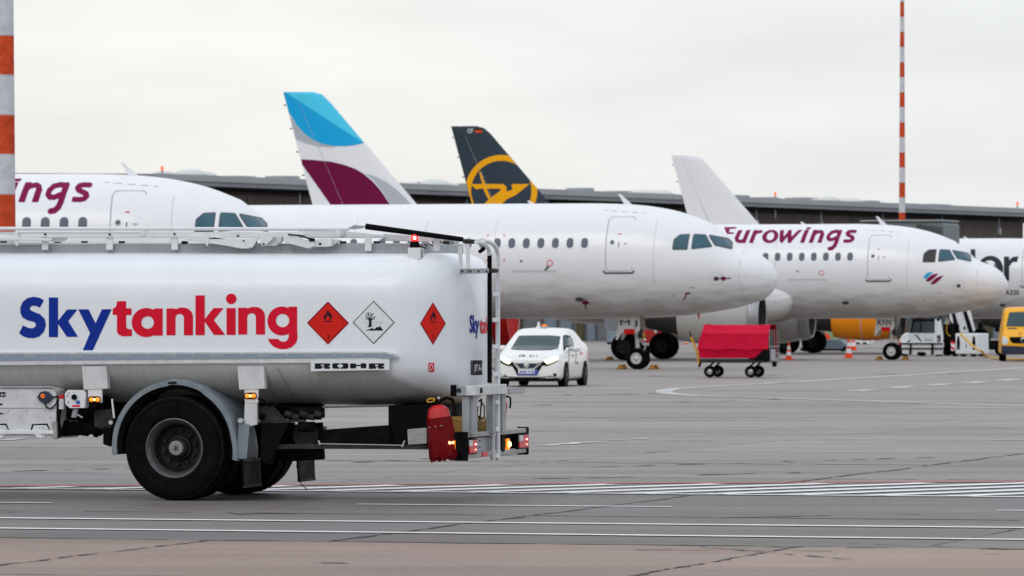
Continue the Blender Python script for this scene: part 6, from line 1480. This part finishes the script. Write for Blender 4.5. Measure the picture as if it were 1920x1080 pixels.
# ------------------------------------------------------------------ traffic cones
def cone(px, py, h, label):
    g0 = gpt(px, py); f2 = Fr(g0.x, g0.y, 20); t = thing('traffic_cone', f2, label, 'traffic cone', 'orange and white traffic cones'); r0, r1 = .155*h/.78, .035
    box('base', M['cone'], t, -.2, .2, -.2, .2, 0, .04, .012)
    zs = [.04, h*.26, h*.48, h*.60, h*.80, h]; ms = ['cone', 'conew', 'cone', 'conew', 'cone']
    for i in range(5):
        f_ = lambda z: r0+(r1-r0)*z/h
        MB().cyl((0, 0, zs[i]), (0, 0, zs[i+1]), f_(zs[i]), f_(zs[i+1]), n=24, caps=(i == 4)).build('orange_band' if i % 2 == 0 else 'white_band', M[ms[i]], t)
cone(1479, 675, .76, 'orange and white traffic cone just right of the crimson baggage cart')
cone(1591.5, 671.5, .90, 'orange and white traffic cone left of the nose gear lettered KNV')
cone(1286, 645.5, .5, 'small distant orange cone between the main wheels and the yellow cart drawbar')
cone(1600, 657, .95, 'distant orange and white cone just behind the cone beside the striped board')
# ------------------------------------------------------------------ aircraft tug and equipment under the lettered airliner
def atp(px, py, deg):
    g0 = gpt(px, py); return Fr(g0.x, g0.y, deg)
TG = Fr((1731-960)/F*249, 249, -6)
tug = thing('aircraft_tug', TG, 'white aircraft tug with a dark glazed cab beside the nose gear lettered KNV', 'aircraft tug')
def tp_(px, py, v=-.8): return TG.at(px, py, v)
def tpr(name, pts, v, d, m, bev=.02): return MB().prism([tp_(x, y, v) for x, y in pts], (0, d, 0)).build(name, M[m], tug, bevel=bev)
def g8(p): return [(1640+x/8.727, 580+y/8.727) for x, y in p]
tpr('chassis', g8([(440,540),(1120,540),(1120,740),(850,745),(820,700),(700,700),(690,745),(560,740),(440,720)]), -.8, 2.0, 'whited', .03)
tpr('bumper_bar', g8([(440,548),(1110,548),(1110,575),(440,575)]), -.84, .05, 'mid', .005); tpr('bumper_bar', g8([(440,630),(1110,630),(1110,655),(440,655)]), -.84, .05, 'mid', .005)
tpr('front_hood', g8([(400,520),(440,440),(500,385),(570,385),(575,500),(520,545),(420,545)]), -.7, 1.6, 'white', .05)
tpr('cab_base', g8([(575,390),(985,390),(985,545),(575,545)]), -.7, 1.5, 'whited', .02)
tpr('cab_glass', g8([(600,390),(640,190),(985,190),(985,390)]), -.62, 1.3, 'glass', .02)
tpr('cab_roof', g8([(610,150),(1085,150),(1090,190),(620,190)]), -.68, 1.45, 'dark', .02)
for q in ([(575,400),(620,190),(645,190),(605,400)], [(740,390),(750,190),(765,190),(760,390)]): tpr('cab_pillar', g8(q), -.66, .08, 'black', .005)
tpr('side_pillar', g8([(985,165),(1015,160),(1015,440),(1020,560),(985,740)]), -.70, .1, 'white', .01)
tpr('side_pillar', g8([(1065,165),(1085,165),(1120,420),(1110,740),(1085,740),(1080,440)]), -.70, .1, 'white', .01)
tpr('side_pane', g8([(1018,190),(1065,190),(1078,420),(1020,420)]), -.66, .05, 'conew', 0)
tpr('wiper', g8([(650,395),(700,430),(770,520),(755,530),(690,450)]), -.72, .02, 'black', 0)
for q in ([(580,560),(605,560),(600,740),(560,740)], [(930,560),(965,560),(960,740),(920,740)]): tpr('bumper_strut', g8(q), -.88, .08, 'black', .01)
write('lettering', '10 02', M['ink'], tug, lambda s, t: tp_(1734+14*s, 640-4.5*t, -.72))
for px in (1696, 1728, 1760): 
    c = tp_(px, 665, -.7); 
    wheels(tug, c.x, (-.62, .9), .28, .28)
GU = Fr((1816-960)/F*247, 247, -30)
gpu = thing('ground_power_unit', GU, 'white box-shaped ground power unit with dark vents under the KNV airliner nose', 'power unit')
def up(px, py, v=-.6): return GU.at(px, py, v)
zt_ = up(1815, 625).z
b_ = MB().box(up(1791, 640).x, up(1832, 640).x, -.6, .75, .12, zt_); b_.build('housing', M['white'], gpu, bevel=.05)
for px in (1797, 1826): 
    xx = up(px, 640).x; MB().prism([(xx-.07, -.605, .35), (xx-.09, -.605, zt_*.6), (xx-.05, -.605, zt_-.15), (xx+.05, -.605, zt_-.15), (xx+.09, -.605, zt_*.6), (xx+.06, -.605, .3)], (0, .02, 0)).build('vent', M['black'], gpu)
MB().prism([(up(1815, 640).x+q[0], -.605, .5+q[1]) for q in ((-.12, .1), (-.08, .1), (-.06, -.06), (-.1, -.08))], (0, .01, 0)).build('latch', M['ink'], gpu)
bd = box('striped_board', M['conew'], gpu, up(1784, 640).x, up(1791, 640).x+.02, -.66, -.62, .28, up(1790, 643).z, .004)
for k in range(2): MB().prism([(up(1784.3, 640).x, -.664, .38+k*.28), (up(1791, 640).x, -.664, .28+k*.28), (up(1791, 640).x, -.664, .40+k*.28), (up(1784.3, 640).x, -.664, .50+k*.28)], (0, .003, 0)).build('red_stripe', M['red'], bd)
for px in (1788, 1822): wheels(gpu, up(px, 640).x, (-.4, .5), .16, .2)
# raised belt conveyor
BL = Fr((1806-960)/F*251, 251, -8)
bl_ = thing('belt_loader', BL, 'belt loader with raised white conveyor and black side rails above the white power unit', 'belt loader')
def bp_(px, py, v): return BL.at(px, py, v)
def h8(p): return [(1640+x/8.727, 580+y/8.727) for x, y in p]
for nm, q, v, m in (('conveyor', [(1300,20),(1440,20),(1545,385),(1395,385)], 0, 'white'), ('side_rail', [(1440,15),(1490,15),(1610,380),(1545,385)], -.1, 'black'), ('outer_rail', [(1500,10),(1560,10),(1640,340),(1620,370)], -.15, 'conew'),
                    ('inner_rail', [(1250,20),(1300,20),(1400,385),(1330,395)], -.1, 'black'), ('stay', [(1215,60),(1250,60),(1290,180),(1285,240),(1235,180)], -.05, 'conew'), ('stay', [(1150,200),(1170,200),(1140,440),(1115,560),(1110,540)], .1, 'whited'),
                    ('stay', [(1180,60),(1230,60),(1330,330),(1315,385),(1290,380)], .2, 'dark')):
    MB().prism([bp_(x, y, v) for x, y in h8(q)], (0, .25, 0)).build(nm, M[m], bl_, bevel=.01)
MB().tube([bp_(*p, -.12) for p in h8([(1215,180),(1185,250),(1175,330),(1185,400),(1240,440)])], .02, 6).build('yellow_hose', M['yellow'], bl_)
MB().ball(bp_(*h8([(1470,305)])[0], -.02), .06, .02, .08, 10).build('fitting', M['ink'], bl_)
box('chassis', M['dark'], bl_, -1.1, 2.2, .4, 1.6, .3, .75, .03)
box('engine_block', M['black'], bl_, -.95, -.2, -.1, .5, .5, 1.55, .03)
for xx in (-.8, 1.8):
    for v in (.5, 1.5): MB().cyl((xx, v-.1, .3), (xx, v+.1, .3), .3, n=18).build('wheel', M['rubber2'], bl_)
box('green_cover', M['olive2'], bl_, .55, 1.4, 1.65, 1.7, .9, 1.65, .02) if False else None
# yellow power cable to the van
p0 = TF.I @ Vector((0, 0, 0))
cpts = []
for px, py, d in ((1801, 626, 246), (1812, 637, 243), (1823, 648, 240), (1833, 655, 237), (1842, 660, 233)): cpts.append(Vector(((px-960)/F*d, d, CZ-(py-HY)*d/F)))
for px, py in ((1850, 669.8), (1862, 673), (1880, 675), (1900, 675.5), (1925, 676)): v_ = gpt(px, py); v_.z = .04; cpts.append(v_)
cc = MB().tube([Vector(p) for p in cr([list(p) for p in cpts], 4)], .055, 8).build('power_cable', M['yellow'], None); tag(cc, 'yellow power cable drooping from the white power unit to the ground', 'cable')
# ------------------------------------------------------------------ far equipment seen through the gaps
DF = atp(1545, 659, -14)
dl = thing('cargo_dolly', DF, 'flat grey cargo dolly with small dark wheels between the two cones under the orange engines', 'cargo dolly')
def dp(px, py, v=-.7): return DF.at(px, py, v)
MB().prism([dp(1531, 636.5), dp(1576, 637), dp(1583, 645), dp(1580, 655), dp(1533, 655)], (0, 1.5, 0)).build('grey_body', M['bluep'], dl, bevel=.03)
MB().prism([dp(1500, 653), dp(1590, 653), dp(1590, 657.5), dp(1500, 657.5)], (0, 1.4, 0)).build('frame', M['dark'], dl, bevel=.02)
for px in (1508, 1516, 1579): c = dp(px, 658); wheels(dl, c.x, (-.57, .57), .17, .15)
for k in range(5): box('red_mark', M['red'], dl, dp(1536+k*3, 640).x, dp(1537.3+k*3, 640).x, -.72, -.71, dp(1540, 641).z, dp(1540, 638).z, 0)
SF = atp(1545, 645, -10)
sg = thing('folded_windsock_panel', SF, 'pale green panel with an orange corner leaning behind the grey cargo dolly', 'panel')
def sp_(px, py): return SF.at(px, py, 0)
MB().prism([sp_(*p) for p in [(1460+x/9.6, 590+y/9.6) for x, y in ((820,220),(1050,250),(1075,380),(1080,560),(900,560),(870,430),(825,330))]], (0, .5, 0)).build('panel', M['olive2'], sg, bevel=.02)
MB().prism([SF.at(1460+x/9.6, 590+y/9.6, -.02) for x, y in ((825,325),(900,355),(945,440),(880,445),(835,350))], (0, .02, 0)).build('orange_corner', M['cone'], sg)
TW = atp(1626, 646, -14)
wt = thing('parked_van', TW, 'small white low vehicle parked far behind beneath the orange engine', 'vehicle')
def wp(px, py, v=-.9): return TW.at(px, py, v)
MB().prism([wp(1460+x/9.6, 590+y/9.6) for x, y in ((1305,385),(1420,400),(1600,435),(1640,480),(1630,530),(1320,530))], (0, 1.8, 0)).build('body', M['white'], wt, bevel=.06)
for px in (1609, 1621): c = wp(px, 644); box('vent', M['mid'], wt, c.x-.15, c.x+.15, -.93, -.9, c.z-.05, c.z+.08, .01)
for px in (1600, 1624): c = wp(px, 645); MB().cyl((c.x, -.8, .25), (c.x, -.5, .25), .25, n=16).build('wheel', M['rubber2'], wt)
SB_ = atp(1583, 652, 0)
sb = thing('striped_barrier_board', SB_, 'red and white striped barrier board beside the cone left of the KNV nose gear', 'barrier board')
a0, a1 = SB_.at(1577, 641, 0), SB_.at(1597, 645, 0)
box('board', M['conew'], sb, a0.x, a1.x, -.02, .02, SB_.at(1583, 646, 0).z, SB_.at(1583, 637.5, 0).z, .004)
for k in range(3): xx = a0.x+.1+k*.18; MB().prism([(xx, -.024, SB_.at(0, 637.5, 0).z-.01), (xx+.08, -.024, SB_.at(0, 637.5, 0).z-.01), (xx+.16, -.024, SB_.at(0, 646, 0).z+.01), (xx+.08, -.024, SB_.at(0, 646, 0).z+.01)], (0, .003, 0)).build('red_stripe', M['red'], sb)
for xx in (a0.x+.05, a1.x-.05): MB().cyl((xx, 0, 0), (xx, 0, SB_.at(0, 646, 0).z), .02, n=8).build('leg', M['dark'], sb)
# red tug behind the middle nose gear
RF = Fr((1226-960)/F*243, 243, -14)
rt_ = thing('red_tow_tractor', RF, 'red tow tractor mostly hidden behind the dark main wheels near the MJ nose gear', 'tow tractor')
def rp(px, py, v=-.7): return RF.at(px, py, v)
MB().prism([rp(1120+x/9.817, 590+y/9.817) for x, y in ((800,300),(880,200),(1000,220),(1240,290),(1150,360),(1020,430),(950,520),(800,520))], (0, 1.4, 0)).build('body', M['ext'], rt_, bevel=.05)
MB().prism([rp(1120+x/9.817, 590+y/9.817) for x, y in ((820,120),(850,110),(880,200),(850,290),(820,290))], (0, .3, 0)).build('seat_back', M['redlamp'], rt_, bevel=.02)
MB().ball(rp(1229.5, 620.5, -.75), .09, .06, .12, 12).build('lamp', M['conew'], rt_)
MB().prism([rp(1120+x/9.817, 590+y/9.817, -.8) for x, y in ((800,350),(870,355),(880,400),(850,440),(810,420))], (0, .1, 0)).build('yellow_guard', M['yellow'], rt_, bevel=.02)
for px, py in ((1201, 634), (1209, 637)): MB().ball(rp(px, py, -.85), .08, .05, .07, 10).build('fitting', M['conew'], rt_)
wheels(rt_, -.6, (-.6, .6), .3, .25); wheels(rt_, .5, (-.6, .6), .3, .25)
# pale blue box cart at the main wheels
PF = atp(1148, 646, -14)
pc = thing('equipment_cart', PF, 'pale blue-grey equipment cart with a dark lid left of the near main wheels', 'cart')
def pp_(px, py, v=-.6): return PF.at(px, py, v)
MB().prism([pp_(1137.5, 618), pp_(1165, 618), pp_(1165, 642), pp_(1137.5, 642)], (0, 1.2, 0)).build('box', M['bluep'], pc, bevel=.03)
MB().prism([pp_(1136.5, 614.5), pp_(1166, 614.5), pp_(1166, 617.5), pp_(1136.5, 617.5)], (0, 1.25, 0)).build('lid', M['sill'], pc, bevel=.01)
for px in (1141, 1160): c = pp_(px, 643); wheels(pc, c.x, (-.5, .5), .15, .12)
